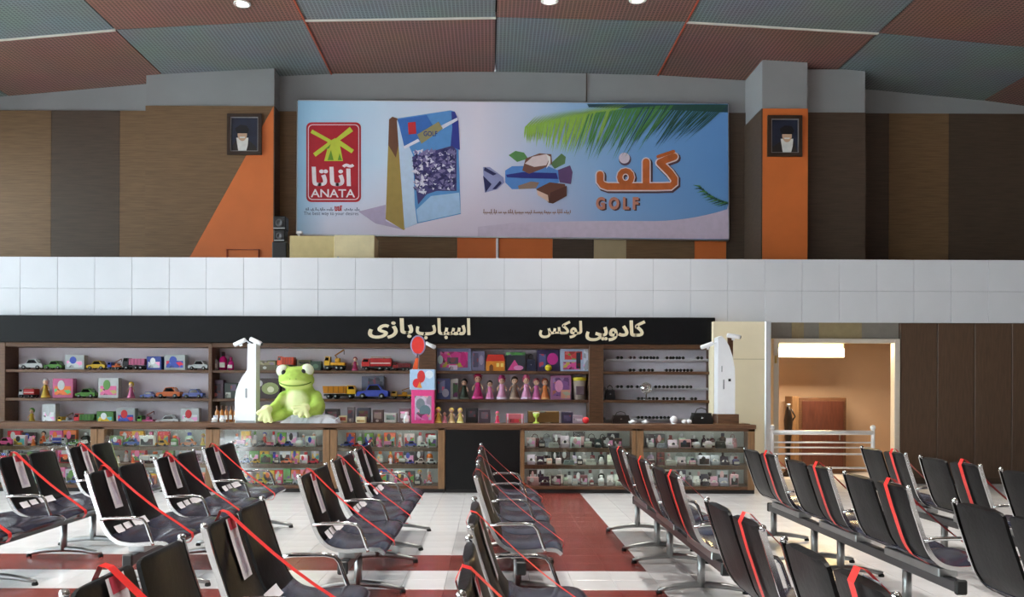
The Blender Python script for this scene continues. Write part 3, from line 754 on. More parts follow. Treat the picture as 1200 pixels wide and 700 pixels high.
MB().box(PX(928, YF), PX(942, YF), YF + .01, YF + .03, zl, fb).build('lintel_board', OLIVE, lint)
MB().box(PX(960, YF), PX(1010, YF), YF + .01, YF + .03, zl, fb).build('lintel_board', OLIVE, lint)
INT = mat('warm_interior_wall', (206, 172, 142), .7, var=.04, scale=2)
struct(MB().box(4.0, 8.4, 15.85, 15.98, 0, 3.1).build('wall_interior_back', INT))
struct(MB().box(4.0, 4.1, 14.3, 15.85, 0, 3.1).build('wall_interior_left', INT))
struct(MB().box(8.4, 8.5, 13.9, 15.98, 0, 3.1).build('wall_interior_right', INT))
wr = struct(MB().box(DRX1 + .09, 11, YF, YF + .12, 0, fb).build('wall_boarded', DKBR))
for k in range(7):
    MB().box(DRX1 + .1 + k * .6, DRX1 + .69 + k * .6, YF - .03, YF + .01, .1, fb - .01, .006).build('wall_board', mat('walnut_boards', (84, 62, 46), .5, var=.2, scale=4, stretch=(8, 8, 1)), wr)
lp = empty('doorway_light', (PX(950, 15.0), 15.0, PZ(417, 15.0, 940)), 'glowing warm-white light panel inside the doorway', 'light')
hpl = (417 - 403) * .015; wl_ = PX(988, 15) - PX(950, 15)
MB().box(-wl_ - .03, wl_ + .03, .005, .08, -.03, hpl + .03, .01).build('housing', mat('pale_housing', (226, 214, 190), .5, var=.03), lp)
MB().box(-wl_, wl_, -.005, .01, 0, hpl, .004).build('diffuser', mat('lit_warm_diffuser', (255, 232, 176), .5, emit=2.6), lp)
MB().box(-wl_ * .6, -wl_ * .6 + .03, .03, .06, hpl, 3.1 - lp.location.z).build('hanger', ALU, lp)
MB().box(wl_ * .6, wl_ * .6 + .03, .03, .06, hpl, 3.1 - lp.location.z).build('hanger', ALU, lp)
L = bpy.data.lights.new('doorway_lamp', 'AREA'); L.shape = 'RECTANGLE'; L.size = 2 * wl_; L.size_y = .2; L.energy = 110; L.color = (1, .86, .64)
lo = bpy.data.objects.new('doorway_lamp', L); COL.objects.link(lo); lo.parent = lp; lo.location = (0, -.05, hpl / 2); lo.rotation_euler = (math.radians(30), 0, 0)
L2_ = L.copy(); L2_.energy = 60; L2_.color = (1, .74, .36)
lo = bpy.data.objects.new('doorway_lamp', L2_); COL.objects.link(lo); lo.parent = lp; lo.location = (0, -.05, hpl / 2); lo.rotation_euler = (math.radians(-45), 0, 0)
dk = empty('wooden_cabinet', (PX(962, 15.3), 15.4, 0), 'tall brown wooden cabinet inside the doorway', 'cabinet')
hz = PZ(466, 15.3, 940); 
MB().box(PX(939, 15.3) - dk.location.x, .5, 0, .4, 0, hz, .01).build('body', WOOD, dk)
MB().box(PX(930, 15.3) - dk.location.x, PX(939, 15.3) - dk.location.x - .004, -.02, .35, 0, hz + .02, .01).build('side_board', WOODL, dk)
MB().box(PX(942, 15.3) - dk.location.x, .45, -.02, 0.0, .1, hz - .06, .006).build('door', mat('dark_red_wood', (84, 44, 32), .4, var=.2, scale=5, stretch=(6, 6, 1)), dk)
MB().box(.36, .38, -.045, -.018, .6, .75, .004).build('handle', ALU, dk)
vs_ = empty('dark_vase', (PX(925, 14.9), 14.95, 0), 'slim dark standing ornament beside the cabinet in the doorway', 'ornament')
hv = PZ(477, 14.9, 925)
MB().lathe([(.10, 0), (.11, .03), (.05, .08), (.035, .45), (.06, .7), (.075, hv * .8), (.05, hv * .93), (.03, hv)], n=14).build('body', mat('dark_bronze', (42, 34, 32), .35, .3, var=.1), vs_)
MB().tube([(.06, 0, hv * .78), (.12, 0, hv * .86), (.05, 0, hv * .97)], .014, 6).build('handle', MATS['dark_bronze'], vs_)
MB().lathe([(.02, 0), (.045, .03), (.035, .06), (.03, .055)], (0, 0, hv - .005), 12).build('rim', ALU, vs_)
# railing
YR = 12.7
rl = empty('metal_railing', (PX(905, YR), YR, 0), 'white metal queue railing in front of the doorway', 'railing')
RW = mat('white_rail_paint', (226, 226, 228), .3, .2, var=.02)
for dx in (0, 1.5):
    MB().tube([(dx, 0, 0), (dx, 0, PZ(500, YR))], .028, 10).build('post', RW, rl)
    MB().ball((dx, 0, PZ(500, YR)), .04).build('finial', RW, rl)
    MB().lathe([(.09, 0), (.09, .01), (.03, .02)], (dx, 0, 0), 14).build('foot', RW, rl)
for py, r in ((506, .034), (517.5, .012), (523.5, .012), (531, .015)):
    z = PZ(py, YR); MB().tube([(0, 0, z), (1.5, 0, z)], r, 8).build('rail', RW, rl)
MB().tube([(0, 0, .35), (1.5, 0, .35)], .015, 8).build('rail', RW, rl)

# ---- security towers with cameras on the counter
def bullet(par, x, z, sgn_, tilt, name='camera'):
    o = empty(name, (0, 0, 0)); o.parent = par; o.location = (x, -.02, z); o.rotation_euler = (0, tilt, 0)
    MB().lathe([(.01, -.10), (.030, -.095), (.033, -.09), (.033, .08), (.028, .095), (.01, .1)], (0, 0, 0), 12, 'x').build('housing', WHITEP, o)
    MB().lathe([(.022, 0), (.026, .006), (.02, .012)], (sgn_ * .096, 0, 0), 12, 'x').build('lens', BLACKP, o)
    MB().box(-.02, .02, -.012, .012, -.06, -.025).build('mount', WHITEP, o)
GREYP = mat('grey_plastic', (150, 152, 158), .4, var=.05)
def tower_left():
    d = YC + .2; t = empty('security_tower', (PX(290, d), d, 1.0), 'white curved security tower with two cameras beside the green frog', 'security tower', rz=math.radians(-9))
    X = lambda px: (px - 290) * d / F
    Zf = lambda py: (497 - py) * d / F
    prof = [(277, 497), (277, 468), (278.5, 459), (282, 450), (287, 442), (292, 435), (292.5, 405), (303, 405), (303, 497)]
    MB().prism([(X(a), Zf(b)) for a, b in prof][::-1], -.07, .07).build('body', WHITEP, t)
    MB().box(X(290), X(292), -.078, -.06, Zf(468), Zf(457), .004).build('slot', GREYP, t)
    MB().box(X(278), X(302), -.075, .075, 0, .03).build('base', GREYP, t)
    MB().tube([(X(294), 0, Zf(405)), (X(288), 0, Zf(401)), (X(284), 0, Zf(402))], .012, 6).build('camera_arm', WHITEP, t)
    bullet(t, X(281), Zf(403), -1, math.radians(-24)); bullet(t, X(301), Zf(402), 1, math.radians(24))
def tower_right():
    d = YC + .28
    b = empty('wooden_plinth', (PX(850, d), d, 1.0), 'small brown wooden plinth on the counter end under the white tower', 'plinth')
    X = lambda px: (px - 850) * d / F
    h = .15
    MB().box(X(838), X(863), -.14, .16, 0, h, .006).build('body', WOOD, b)
    MB().box(X(836), X(875), -.17, .17, .0, .012, .003).build('base_board', WOODL, b)
    t = empty('security_tower', (PX(850, d), d, 1.0 + h), 'white curved security tower on a wooden plinth at the counter end', 'security tower')
    Zf = lambda py: (485 - py) * d / F
    prof = [(839, 485), (839, 396), (843, 394), (848, 399), (852, 406), (856, 418), (858.5, 432), (859, 445), (859, 485)]
    MB().prism([(X(a), Zf(c)) for a, c in prof][::-1], -.11, .11).build('body', WHITEP, t)
    MB().box(X(851), X(854), -.117, -.1, Zf(447), Zf(444), .003).build('button', BLACKP, t)
    MB().box(X(845), X(846.5), -.117, -.1, Zf(456), Zf(445), .002).build('slot', GREYP, t)
    MB().box(X(843), X(844), -.117, -.1, Zf(436), Zf(429), .002).build('slot', GREYP, t)
    MB().box(X(855), X(861), .09, .13, 0, Zf(394), .003).build('back_board', WOOD, t)
    MB().tube([(X(842), 0, Zf(400)), (X(835), 0, Zf(403)), (X(830), 0, Zf(405))], .012, 6).build('camera_arm', WHITEP, t)
    bullet(t, X(828), Zf(405), -1, math.radians(-20)); bullet(t, X(859), Zf(394), 1, math.radians(8))
tower_left(); tower_right()
# camera on the shelf post
pc = empty('security_camera', (PX(503, YS), YS - .02, PZ(404, YS, 503)), 'small white security camera on the brown shelf upright', 'camera')
pc.rotation_euler = (0, math.radians(28), 0)
MB().lathe([(.01, -.09), (.032, -.085), (.034, .08), (.01, .1)], (.03, -.09, 0), 12, 'x').build('housing', WHITEP, pc)
MB().box(-.015, .015, -.09, 0.01, -.015, .015).build('bracket', WHITEP, pc)
MB().lathe([(.02, 0), (.026, .008), (.018, .012)], (.127, -.09, 0), 12, 'x').build('lens', BLACKP, pc)

# ---- plush frog on a plastic bag
def remesh(mb, voxel, smooth=6):
    me = mb.mesh('tmp'); o = bpy.data.objects.new('tmp', me); COL.objects.link(o)
    r = o.modifiers.new('r', 'REMESH'); r.mode = 'VOXEL'; r.voxel_size = voxel; r.use_smooth_shade = True
    s = o.modifiers.new('s', 'SMOOTH'); s.iterations = smooth; s.factor = .5
    bpy.context.view_layer.update()
    out = bpy.data.meshes.new_from_object(o.evaluated_get(bpy.context.evaluated_depsgraph_get()))
    bpy.data.objects.remove(o); return out
def chain(mb, pts, rs, n=6):
    for (a, ra), (b, rb) in zip(zip(pts, rs), zip(pts[1:], rs[1:])):
        for i in range(n):
            t = i / (n - 1); mb.ball([a[k] + (b[k] - a[k]) * t for k in range(3)], ra + (rb - ra) * t, 10, 7)
def frog():
    d = 12.58; k = d / F
    t = empty('plush_frog', (PX(348, d), d, 1.0), 'big lime green plush frog sitting on the counter', 'plush toy')
    X = lambda px: (px - 348) * k
    Z = lambda py: (497 - py) * k
    PL = mat('lime_plush', (168, 196, 88), .9, var=.12, scale=14, bump=.4)
    PALE = mat('pale_plush', (226, 232, 170), .9, var=.06, scale=14, bump=.3)
    nt = PL.node_tree; bs = nt.nodes['Principled BSDF']
    tc = nt.nodes.new('ShaderNodeTexCoord'); src = bs.inputs['Base Color'].links[0].from_socket; prev = src
    for c0, sc_, col in (((X(349), -.24, Z(471)), (.2, .2, .17), (226, 234, 176)), ((X(349), -.3, Z(453)), (.26, .3, .075), (206, 222, 130))):
        sb = nt.nodes.new('ShaderNodeVectorMath'); sb.operation = 'SUBTRACT'; sb.inputs[1].default_value = c0
        dv = nt.nodes.new('ShaderNodeVectorMath'); dv.operation = 'DIVIDE'; dv.inputs[1].default_value = sc_
        ln = nt.nodes.new('ShaderNodeVectorMath'); ln.operation = 'LENGTH'
        mp_ = nt.nodes.new('ShaderNodeMapRange'); mp_.inputs[1].default_value = 1.15; mp_.inputs[2].default_value = .8
        mx_ = nt.nodes.new('ShaderNodeMix'); mx_.data_type = 'RGBA'; mx_.inputs['B'].default_value = (*lin(col), 1)
        nt.links.new(tc.outputs['Object'], sb.inputs[0]); nt.links.new(sb.outputs[0], dv.inputs[0]); nt.links.new(dv.outputs[0], ln.inputs[0])
        nt.links.new(ln.outputs['Value'], mp_.inputs[0]); nt.links.new(mp_.outputs[0], mx_.inputs['Factor']); nt.links.new(prev, mx_.inputs['A'])
        prev = mx_.outputs['Result']
    nt.links.new(prev, bs.inputs['Base Color'])
    m = MB()
    m.ball((X(352), .02, Z(474)), (.28, .22, .24)); m.ball((X(352), .0, Z(464)), (.23, .19, .2)); m.ball((X(361), .05, Z(478)), (.25, .2, .22))
    m.ball((X(348.5), -.06, Z(447)), (.27, .21, .15)); m.ball((X(348), -.06, Z(441)), (.2, .17, .13))
    m.ball((X(349), -.12, Z(450.5)), (.255, .17, .10))
    m.ball((X(334), -.07, Z(437)), .105); m.ball((X(361), -.07, Z(436)), .105)
    chain(m, [(X(334), -.06, Z(467)), (X(328), -.15, Z(476)), (X(319), -.24, Z(483))], [.09, .075, .06])
    chain(m, [(X(371), -.03, Z(466)), (X(375), -.12, Z(478)), (X(366), -.2, Z(484))], [.09, .085, .065])
    chain(m, [(X(340), -.05, Z(487)), (X(334), -.17, Z(488)), (X(326), -.22, Z(491))], [.09, .075, .06])
    chain(m, [(X(366), -.05, Z(488)), (X(374), -.12, Z(488))], [.11, .08])
    for hx, hy, hz, dirs in ((317, -.25, 484, ((-7, -.02, 3), (-6, -.03, 9), (-1, -.03, 11), (4, -.03, 10))), (364, -.22, 482, ((-9, -.03, -1), (-8, -.04, 4), (-3, -.04, 7), (4, -.03, 6)))):
        for dx, dy, dz in dirs: chain(m, [(X(hx), hy, Z(hz)), (X(hx + dx), hy + dy, max(.03, Z(hz + dz)))], [.042, .032], 4)
    me = remesh(m, .02); o = bpy.data.objects.new('body', me); COL.objects.link(o); o.parent = t
    me.materials.clear(); me.materials.append(PL)
    for hx, hy, hz, dirs in ((319, -.29, 481, ((-9, -.02, 4), (-7, -.03, 11), (-1, -.03, 14), (5, -.03, 13))), (362, -.28, 479, ((-12, -.03, 0), (-10, -.04, 6), (-4, -.04, 9), (4, -.03, 9)))):
        m = MB(); m.ball((X(hx), hy, Z(hz)), (.085, .035, .07))
        for dx, dy, dz in dirs: chain(m, [(X(hx), hy - .012, Z(hz)), (X(hx + dx), hy + dy - .012, max(.035, Z(hz + dz)))], [.046, .036], 6)
        pw_ = remesh(m, .012, 2); po = bpy.data.objects.new('paw', pw_); COL.objects.link(po); po.parent = t
        pw_.materials.clear(); pw_.materials.append(PALE)
    for px, py in ((333, 436.5), (362, 435.5)):
        e = MB().ball((X(px), -.105, Z(py)), (.092, .075, .092), 16, 10).build('eye', mat('eye_white', (232, 240, 214), .4, var=.03), t)
        MB().ball((X(px + (2.6 if px < 340 else -3.6)), -.168, Z(py + 2)), (.036, .022, .04)).build('pupil', BLACKP, e)
    pts = []
    for i in range(13):
        a = -1.15 + 2.3 * i / 12
        pts.append((X(349) + .25 * math.sin(a), -.085 - .215 * math.cos(a), Z(454) + .055 * (abs(a) / 1.15) ** 2))
    MB().tube(pts, .008, 6).build('mouth_seam', mat('green_thread', (96, 132, 30), .9, var=.1), t)
    for px in (345, 352): MB().ball((X(px), -.285, Z(446)), (.008, .008, .006)).build('nostril', MATS['green_thread'], t)
    bg_ = empty('plastic_bag', (PX(365, d), d, 1.0), 'crumpled clear plastic bag under the green frog', 'bag')
    m = MB(); nx, ny = 18, 8; vs = []
    rnd = random.Random(3)
    for j in range(ny + 1):
        for i in range(nx + 1):
            a = i / nx * 2 - 1; b = j / ny * 2 - 1
            h = max(0.0, (1 - a ** 4) * (1 - b ** 4)) * .12
            vs.append((a * .42 + .02 + rnd.uniform(-.015, .015), b * .16 - .10 + rnd.uniform(-.012, .012), h + rnd.uniform(0, .02) * (h > .02) + .002))
    fs = [(j * (nx + 1) + i, j * (nx + 1) + i + 1, (j + 1) * (nx + 1) + i + 1, (j + 1) * (nx + 1) + i) for j in range(ny) for i in range(nx)]
    m.add(vs, fs); m.build('film', mat('grey_plastic_film', (188, 192, 200), .25, var=.12, scale=9), bg_)
    MB().tube([(.38, -.2, .05), (.44, -.22, .09), (.46, -.21, .03)], .01, 6).build('knot', MATS['grey_plastic_film'], bg_)
frog()

# ================================================================== GOODS
def wheelset(par, xs, y, r, w):
    for x in xs:
        for s in (-1, 1):
            wo = MB().lathe([(r * .5, -w / 2), (r, -w / 2), (r, w / 2), (r * .5, w / 2)], (x, s * y, r), 12, 'y').build('wheel', RUBBER, par)
            MB().lathe([(r * .4, -w * .56), (r * .45, 0), (r * .4, w * .56)], (x, s * y, r), 8, 'y').build('hub', ALU, wo)
def toy_truck(label, x, y, z, L, H, W, body, cab, style, facing=-1, group=None):
    t = empty('toy_truck', (x, y, z), label, 'toy truck', group, rz=0 if facing < 0 else PI)
    r = H * .14; h0 = r * 1.1
    wheelset(t, (-L * .34, L * .12, L * .34), W * .42, r, W * .16)
    MB().box(-L / 2, L / 2, -W * .42, W * .42, h0, h0 + H * .12, .004).build('chassis', BLACKP, t)
    cz_ = h0 + H * .12; ch = H * .48
    c = MB().prism([(-L / 2, cz_), (-L / 2, cz_ + ch * .5), (-L * .44, cz_ + ch), (-L * .24, cz_ + ch), (-L * .24, cz_)][::-1], -W / 2, W / 2).build('cab', cmat(cab, .3), t)
    MB().prism([(-L * .475, cz_ + ch * .55), (-L * .43, cz_ + ch * .9), (-L * .28, cz_ + ch * .9), (-L * .28, cz_ + ch * .55)][::-1], -W / 2 - .003, W / 2 + .003).build('window', LENS, c)
    if style == 'fire':
        MB().box(-L * .22, L / 2, -W / 2, W / 2, cz_, cz_ + H * .5, .008).build('body', cmat(body, .3), t)
        la = MB()
        for s in (-1, 1): la.box(-L * .2, L * .46, s * W * .2 - .006, s * W * .2 + .006, cz_ + H * .56, cz_ + H * .6)
        for k in range(8): la.box(-L * .18 + k * L * .085, -L * .165 + k * L * .085, -W * .2, W * .2, cz_ + H * .57, cz_ + H * .59)
        la.box(L * .2, L * .26, -W * .12, W * .12, cz_ + H * .49, cz_ + H * .57)
        la.build('ladder', cmat((206, 176, 140)), t)
        MB().box(-L * .2, L * .46, -W / 2 - .004, W / 2 + .004, cz_ + H * .16, cz_ + H * .22).build('stripe', cmat((226, 220, 210)), t)
    elif style == 'crane':
        MB().box(-L * .2, L / 2, -W / 2, W / 2, cz_, cz_ + H * .16, .006).build('bed', cmat(body, .35), t)
        MB().box(L * .0, L * .24, -W * .35, W * .35, cz_ + H * .16, cz_ + H * .4, .01).build('turret', cmat(body, .35), t)
        a = MB().tube([(L * .18, 0, cz_ + H * .3), (-L * .02, 0, cz_ + H * .55), (-L * .0 + L * .42, 0, cz_ + H * .86)], H * .045, 6).build('boom', cmat((int(body[0] * .8), int(body[1] * .7), 40), .4), t)
        MB().tube([(L * .42, 0, cz_ + H * .86), (L * .42, 0, cz_ + H * .6)], .006, 5).build('hook_line', BLACKP, a)
    else:
        MB().prism([(-L * .22, cz_ + H * .04), (L / 2, cz_ + H * .04), (L / 2 + L * .03, cz_ + H * .44), (-L * .2, cz_ + H * .44)][::-1][::-1], -W / 2, W / 2).build('tipper', cmat(body, .35), t)
        for k in range(4): MB().box(-L * .14 + k * L * .16, -L * .11 + k * L * .16, -W / 2 - .008, W / 2 + .008, cz_ + H * .06, cz_ + H * .42).build('rib', cmat([c_ * .8 for c_ in body], .35), t)
    MB().box(-L / 2 - .012, -L / 2 + .004, -W / 2, W / 2, h0, h0 + H * .14, .003).build('bumper', cmat((190, 190, 190)), t)
    return t
def toy_car(label, x, y, z, L, H, W, body, group=None, facing=-1, cat='toy car', detail=True):
    t = empty('toy_car', (x, y, z), label, cat, group, rz=(0 if facing < 0 else PI) + random.uniform(-.1, .1))
    r = H * .2
    prof = [(-.5, .18), (-.5, .42), (-.46, .5), (-.22, .56), (-.1, .95), (.2, 1.0), (.34, .6), (.48, .56), (.5, .45), (.5, .18)]
    b = MB().prism([(a * L, c * H) for a, c in prof], -W / 2, W / 2).build('body', cmat(body, .25), t)
    MB().prism([(-.17 * L, .6 * H), (-.08 * L, .9 * H), (.17 * L, .93 * H), (.28 * L, .6 * H)], -W / 2 - .003, W / 2 + .003).build('window', LENS, b)
    if detail: wheelset(t, (-L * .3, L * .3), W * .46, r, W * .14)
    else:
        m = MB()
        for xx in (-L * .3, L * .3): m.lathe([(r * .4, -W * .54), (r, -W * .54), (r, W * .54), (r * .4, W * .54)], (xx, 0, r), 10, 'y')
        m.build('wheels', RUBBER, t)
    return t
def pmat(rgb):
    rgb = tuple(int(x) for x in rgb); n = 'picture_%d_%d_%d' % rgb
    if n in MATS: return MATS[n]
    m = bpy.data.materials.new(n); m.use_nodes = True; nt = m.node_tree; b = nt.nodes['Principled BSDF']
    tc = nt.nodes.new('ShaderNodeTexCoord'); v = nt.nodes.new('ShaderNodeTexVoronoi'); v.inputs['Scale'].default_value = 15
    nt.links.new(tc.outputs['Object'], v.inputs['Vector'])
    r = nt.nodes.new('ShaderNodeValToRGB'); r.color_ramp.interpolation = 'CONSTANT'; e = r.color_ramp.elements
    cs = [rgb, tuple(x * .55 for x in rgb), tuple(min(255, x * .75 + 60) for x in rgb), rgb, (min(255, rgb[2] + 40), rgb[0] * .8, rgb[1]), tuple(x * .8 for x in rgb), tuple(x * .5 + 90 for x in rgb)]
    while len(e) < len(cs): e.new(.5)
    for k, c in enumerate(cs): e[k].position = k / len(cs); e[k].color = (*lin(c), 1)
    nt.links.new(v.outputs['Color'], r.inputs[0]); nt.links.new(r.outputs[0], b.inputs['Base Color']); b.inputs['Roughness'].default_value = .4
    MATS[n] = m; return m
def boxed(label, x, y, z, w, h, dp, col, marks, group=None, name='toy_box', cat='toy box', lean=0.0, win=None):
    """carton with printed areas: marks = [(x0,x1,z0,z1,rgb,shape)] as fractions of the face"""
    t = empty(name, (x, y, z), label, cat, group); t.rotation_euler = (lean, 0, random.uniform(-.04, .04))
    c = MB().box(-w / 2, w / 2, -dp / 2, dp / 2, 0, h, .004).build('carton', cmat(col, .4), t)
    for i, (a, b, u0, v0, rgb, shp) in enumerate(marks):
        X0, X1, Zb, Zt = -w / 2 + a * w, -w / 2 + b * w, u0 * h, v0 * h
        poly = disc((X0 + X1) / 2, (Zb + Zt) / 2, (X1 - X0) / 2, 14, (Zt - Zb) / 2) if shp == 'o' else ([(X0, Zb), (X1, Zb), ((X0 + X1) / 2, Zt)] if shp == '^' else [(X0, Zb), (X1, Zb), (X1, Zt), (X0, Zt)])
        MB().prism(poly, -dp / 2 - .003 - .0015 * i, -dp / 2 + .002).build('print', pmat(rgb) if shp == 'r' else cmat(rgb, .4), c)
    if win: MB().box(-w / 2 + win[0] * w, -w / 2 + win[1] * w, -dp / 2 - .012, -dp / 2 - .009, win[2] * h, win[3] * h).build('window', BAGPL, c)
    return t
def doll(label, x, y, z, h, dress, hair, group=None, hat=None, arms=True, skin=None):
    t = empty('doll', (x, y, z), label, 'doll', group, rz=random.uniform(-.15, .15))
    m = MB().lathe([(h * .205, 0), (h * .215, h * .04), (h * .16, h * .22), (h * .09, h * .42), (h * .11, h * .52), (h * .09, h * .6), (h * .03, h * .64)], n=14).build('dress', cmat(dress, .6), t)
    MB().lathe([(h * .214, h * .01), (h * .224, h * .04), (h * .2, h * .1)], n=14).build('hem', cmat([min(255, c + 60) for c in dress], .6), m)
    MB().ball((0, 0, h * .76), (h * .125, h * .12, h * .14), 12, 8).build('head', skin or SKIN, t)
    MB().ball((0, h * .03, h * .79), (h * .15, h * .13, h * .16), 12, 8).build('hair', cmat(hair, .7), t)
    f = MB()
    for s in (-1, 1): f.ball((s * h * .045, -h * .118, h * .77), (h * .016, h * .01, h * .022), 8, 6)
    f.build('eyes', BLACKP, t)
    if arms:
        for s in (-1, 1): MB().tube([(s * h * .09, 0, h * .56), (s * h * .18, -h * .04, h * .44), (s * h * .19, -h * .1, h * .34)], [h * .035, h * .03, h * .022], 7).build('arm', skin or SKIN, t)
    if hat: MB().lathe([(h * .19, h * .86), (h * .18, h * .875), (h * .12, h * .89), (h * .11, h * .97), (h * .03, h)], n=14).build('hat', cmat(hat, .6), t)
    return t
def bottle(label, x, y, z, r, h, col, cap, group=None, square=False, cat='bottle'):
    t = empty('bottle', (x, y, z), label, cat, group)
    if square: MB().box(-r, r, -r * .6, r * .6, 0, h * .68, r * .2).build('body', cmat(col, .15), t)
    else: MB().lathe([(r * .8, 0), (r, h * .04), (r, h * .55), (r * .85, h * .66), (r * .4, h * .74), (r * .38, h * .78)], n=14).build('body', cmat(col, .2), t)
    MB().lathe([(r * .4, h * (.68 if square else .76)), (r * .5, h * .78), (r * .5, h * .97), (r * .4, h)], n=12).build('cap', cmat(cap, .3), t)
    MB().box(-r * .7, r * .7, -r * (.62 if square else 1.015), -r * .5, h * .15, h * .42).build('label_print', cmat((226, 222, 214), .5), t)
    return t
def handbag(label, x, y, z, w, h, dp, col, group=None):
    t = empty('handbag', (x, y, z), label, 'handbag', group)
    b = MB()
    b.prism([(-w / 2, 0), (w / 2, 0), (w * .53, h * .25), (w * .42, h), (-w * .42, h), (-w * .53, h * .25)], -dp / 2, dp / 2); b.build('body', cmat(col, .35), t)
    MB().prism([(-w * .44, h * .55), (w * .44, h * .55), (w * .43, h * 1.01), (-w * .43, h * 1.01)], -dp / 2 - .006, dp / 2 + .004).build('flap', cmat([c * .8 + 8 for c in col], .35), t)
    MB().tube([(-w * .3, 0, h), (-w * .22, 0, h * 1.35), (0, 0, h * 1.48), (w * .22, 0, h * 1.35), (w * .3, 0, h)], h * .04, 6).build('handle', cmat([c * .7 for c in col], .4), t)
    MB().box(-w * .05, w * .05, -dp / 2 - .012, -dp / 2, h * .5, h * .62, .002).build('clasp', CHROME, t)
    return t
def watch_case(label, x, y, z, w, h, col, dial, group=None):
    t = empty('watch_case', (x, y, z), label, 'watch case', group)
    MB().box(-w / 2, w / 2, -w * .35, w * .35, 0, h * .4, .006).build('base', cmat(col, .3), t)
    l = MB(); l.prism([(-w / 2, h * .38), (w / 2, h * .38), (w / 2, h), (-w / 2, h)], w * .28, w * .35); l.build('lid', cmat(col, .3), t)
    MB().ball((0, 0, h * .42), (w * .34, w * .24, h * .2), 12, 8).build('cushion', cmat((226, 220, 210), .8), t)
    wt = MB().lathe([(w * .17, -.008), (w * .18, .0), (w * .15, .008)], (0, -w * .235, h * .5), 16, 'y').build('dial', cmat(dial, .2), t)
    MB().tube([(0, -w * .22, h * .3), (0, -w * .25, h * .42), (0, -w * .25, h * .58), (0, -w * .2, h * .66)], w * .05, 6).build('strap', BLACKP, t)
    return t
YI = 13.93
def sx(px, d=YI): return PX(px, d)
def sw_(a, b, d=YI): return (b - a) * d / F

# --- row 1 (upper shelf)
G1 = 'toys on the upper shelf'
bottle('grey canister on the upper shelf behind the two-camera tower', sx(252), YI, Z1, .055, .25, (176, 174, 176), (120, 120, 124))
bottle('magenta bottle with tall black cap on the upper shelf', sx(261.5), YI, Z1, .062, .30, (216, 32, 132), (24, 24, 26))
bottle('magenta bottle with short magenta cap on the upper shelf', sx(270.5), YI, Z1, .05, .21, (212, 40, 136), (190, 40, 120))
boxed('flat khaki boxed set on the upper shelf behind the frog', sx(314), YI, Z1, sw_(304, 326), .16, .16, (96, 88, 62), [(.05, .95, .55, .9, (150, 140, 100), 'r'), (.3, .5, .1, .4, (220, 220, 214), 'o')])
toy_truck('orange-red toy truck facing the front above the frog', sx(335.5), YI, Z1, .26, .30, .17, (226, 74, 30), (232, 80, 34), 'tip')
boxed('khaki green box on the upper shelf above the frog', sx(357), YI, Z1, sw_(349, 364), .17, .15, (112, 106, 78), [(.1, .9, .6, .85, (60, 66, 50), 'r')])
boxed('dark green box on the upper shelf beside the yellow crane truck', sx(371), YI, Z1, sw_(365, 377), .15, .15, (44, 66, 52), [(.2, .8, .2, .7, (80, 110, 84), 'o')])
toy_truck('yellow toy crane truck with raised boom on the upper shelf', sx(393), YI, Z1, sw_(381, 405), .30, .17, (226, 166, 36), (232, 176, 40), 'crane')
doll('maroon and pink standing figure beside the red fire truck', sx(416), YI, Z1, .24, (176, 44, 96), (120, 24, 40))
toy_truck('red toy fire truck with tan ladder on the upper shelf', sx(442), YI, Z1, sw_(425, 460), .26, .19, (186, 36, 40), (206, 44, 44), 'fire')
toy_truck('dark red toy dump truck next to the fire truck', sx(471), YI, Z1, sw_(461, 481), .17, .16, (120, 30, 34), (150, 34, 36), 'tip')
boxed('pink doll playset box at the shelf upright', sx(532), YI, Z1, sw_(512, 552), PZ(409, YI) - Z1, .13, (132, 142, 178), [(.1, .9, .15, .85, (222, 70, 150), 'r'), (.02, .18, .3, .7, (206, 230, 236), 'o'), (.3, .62, .3, .6, (96, 84, 96), 'r'), (.68, .86, .2, .85, (206, 40, 130), 'o'), (.35, .6, .05, .25, (226, 206, 226), 'r')])
boxed('grey-purple box between playset and toy house', sx(560.5), YI, Z1, sw_(553, 568), PZ(412, YI) - Z1, .12, (120, 112, 140), [(.1, .5, .2, .9, (84, 76, 100), 'r'), (.55, .9, .3, .8, (160, 150, 176), 'o')])
th = empty('toy_house', (sx(580.5), YI, Z1), 'orange toy house with red roof on the upper shelf', 'toy house')
hw, hh = sw_(570, 592) / 2, PZ(416, YI) - Z1
MB().box(-hw, hw, -.09, .09, 0, hh * .62, .006).build('walls', cmat((226, 140, 44)), th)
MB().prism([(-hw * 1.05, hh * .6), (hw * 1.05, hh * .6), (hw * .8, hh), (-hw * .8, hh)], -.1, .1).build('roof', cmat((206, 50, 36)), th)
MB().prism([(-hw * .65, 0), (-hw * .25, 0), (-hw * .25, hh * .3), (-hw * .45, hh * .42), (-hw * .65, hh * .3)], -.096, -.08).build('door', cmat((120, 72, 36)), th)
for s in (.1, .55): MB().box(hw * s, hw * (s + .3), -.096, -.08, hh * .25, hh * .48).build('window', cmat((250, 220, 120)), th)
boxed('green-topped box with pink contents on the upper shelf', sx(604), YI, Z1, sw_(593, 616), PZ(413, YI) - Z1, .14, (48, 52, 62), [(0, 1, .84, .98, (84, 150, 72), 'r'), (.1, .8, .05, .6, (214, 74, 140), '^'), (.4, .9, .05, .3, (226, 140, 190), 'o')])
handbag('dark blue toy handbag on the upper shelf', sx(622), YI, Z1, .15, .19, .1, (48, 52, 78))
boxed('dark purple box with magenta picture on the upper shelf', sx(642), YI + .03, Z1, sw_(629, 655), PZ(410, YI) - Z1, .12, (58, 48, 88), [(.45, .95, .3, .85, (196, 46, 140), 'o'), (.1, .4, .2, .8, (90, 96, 150), 'r')])
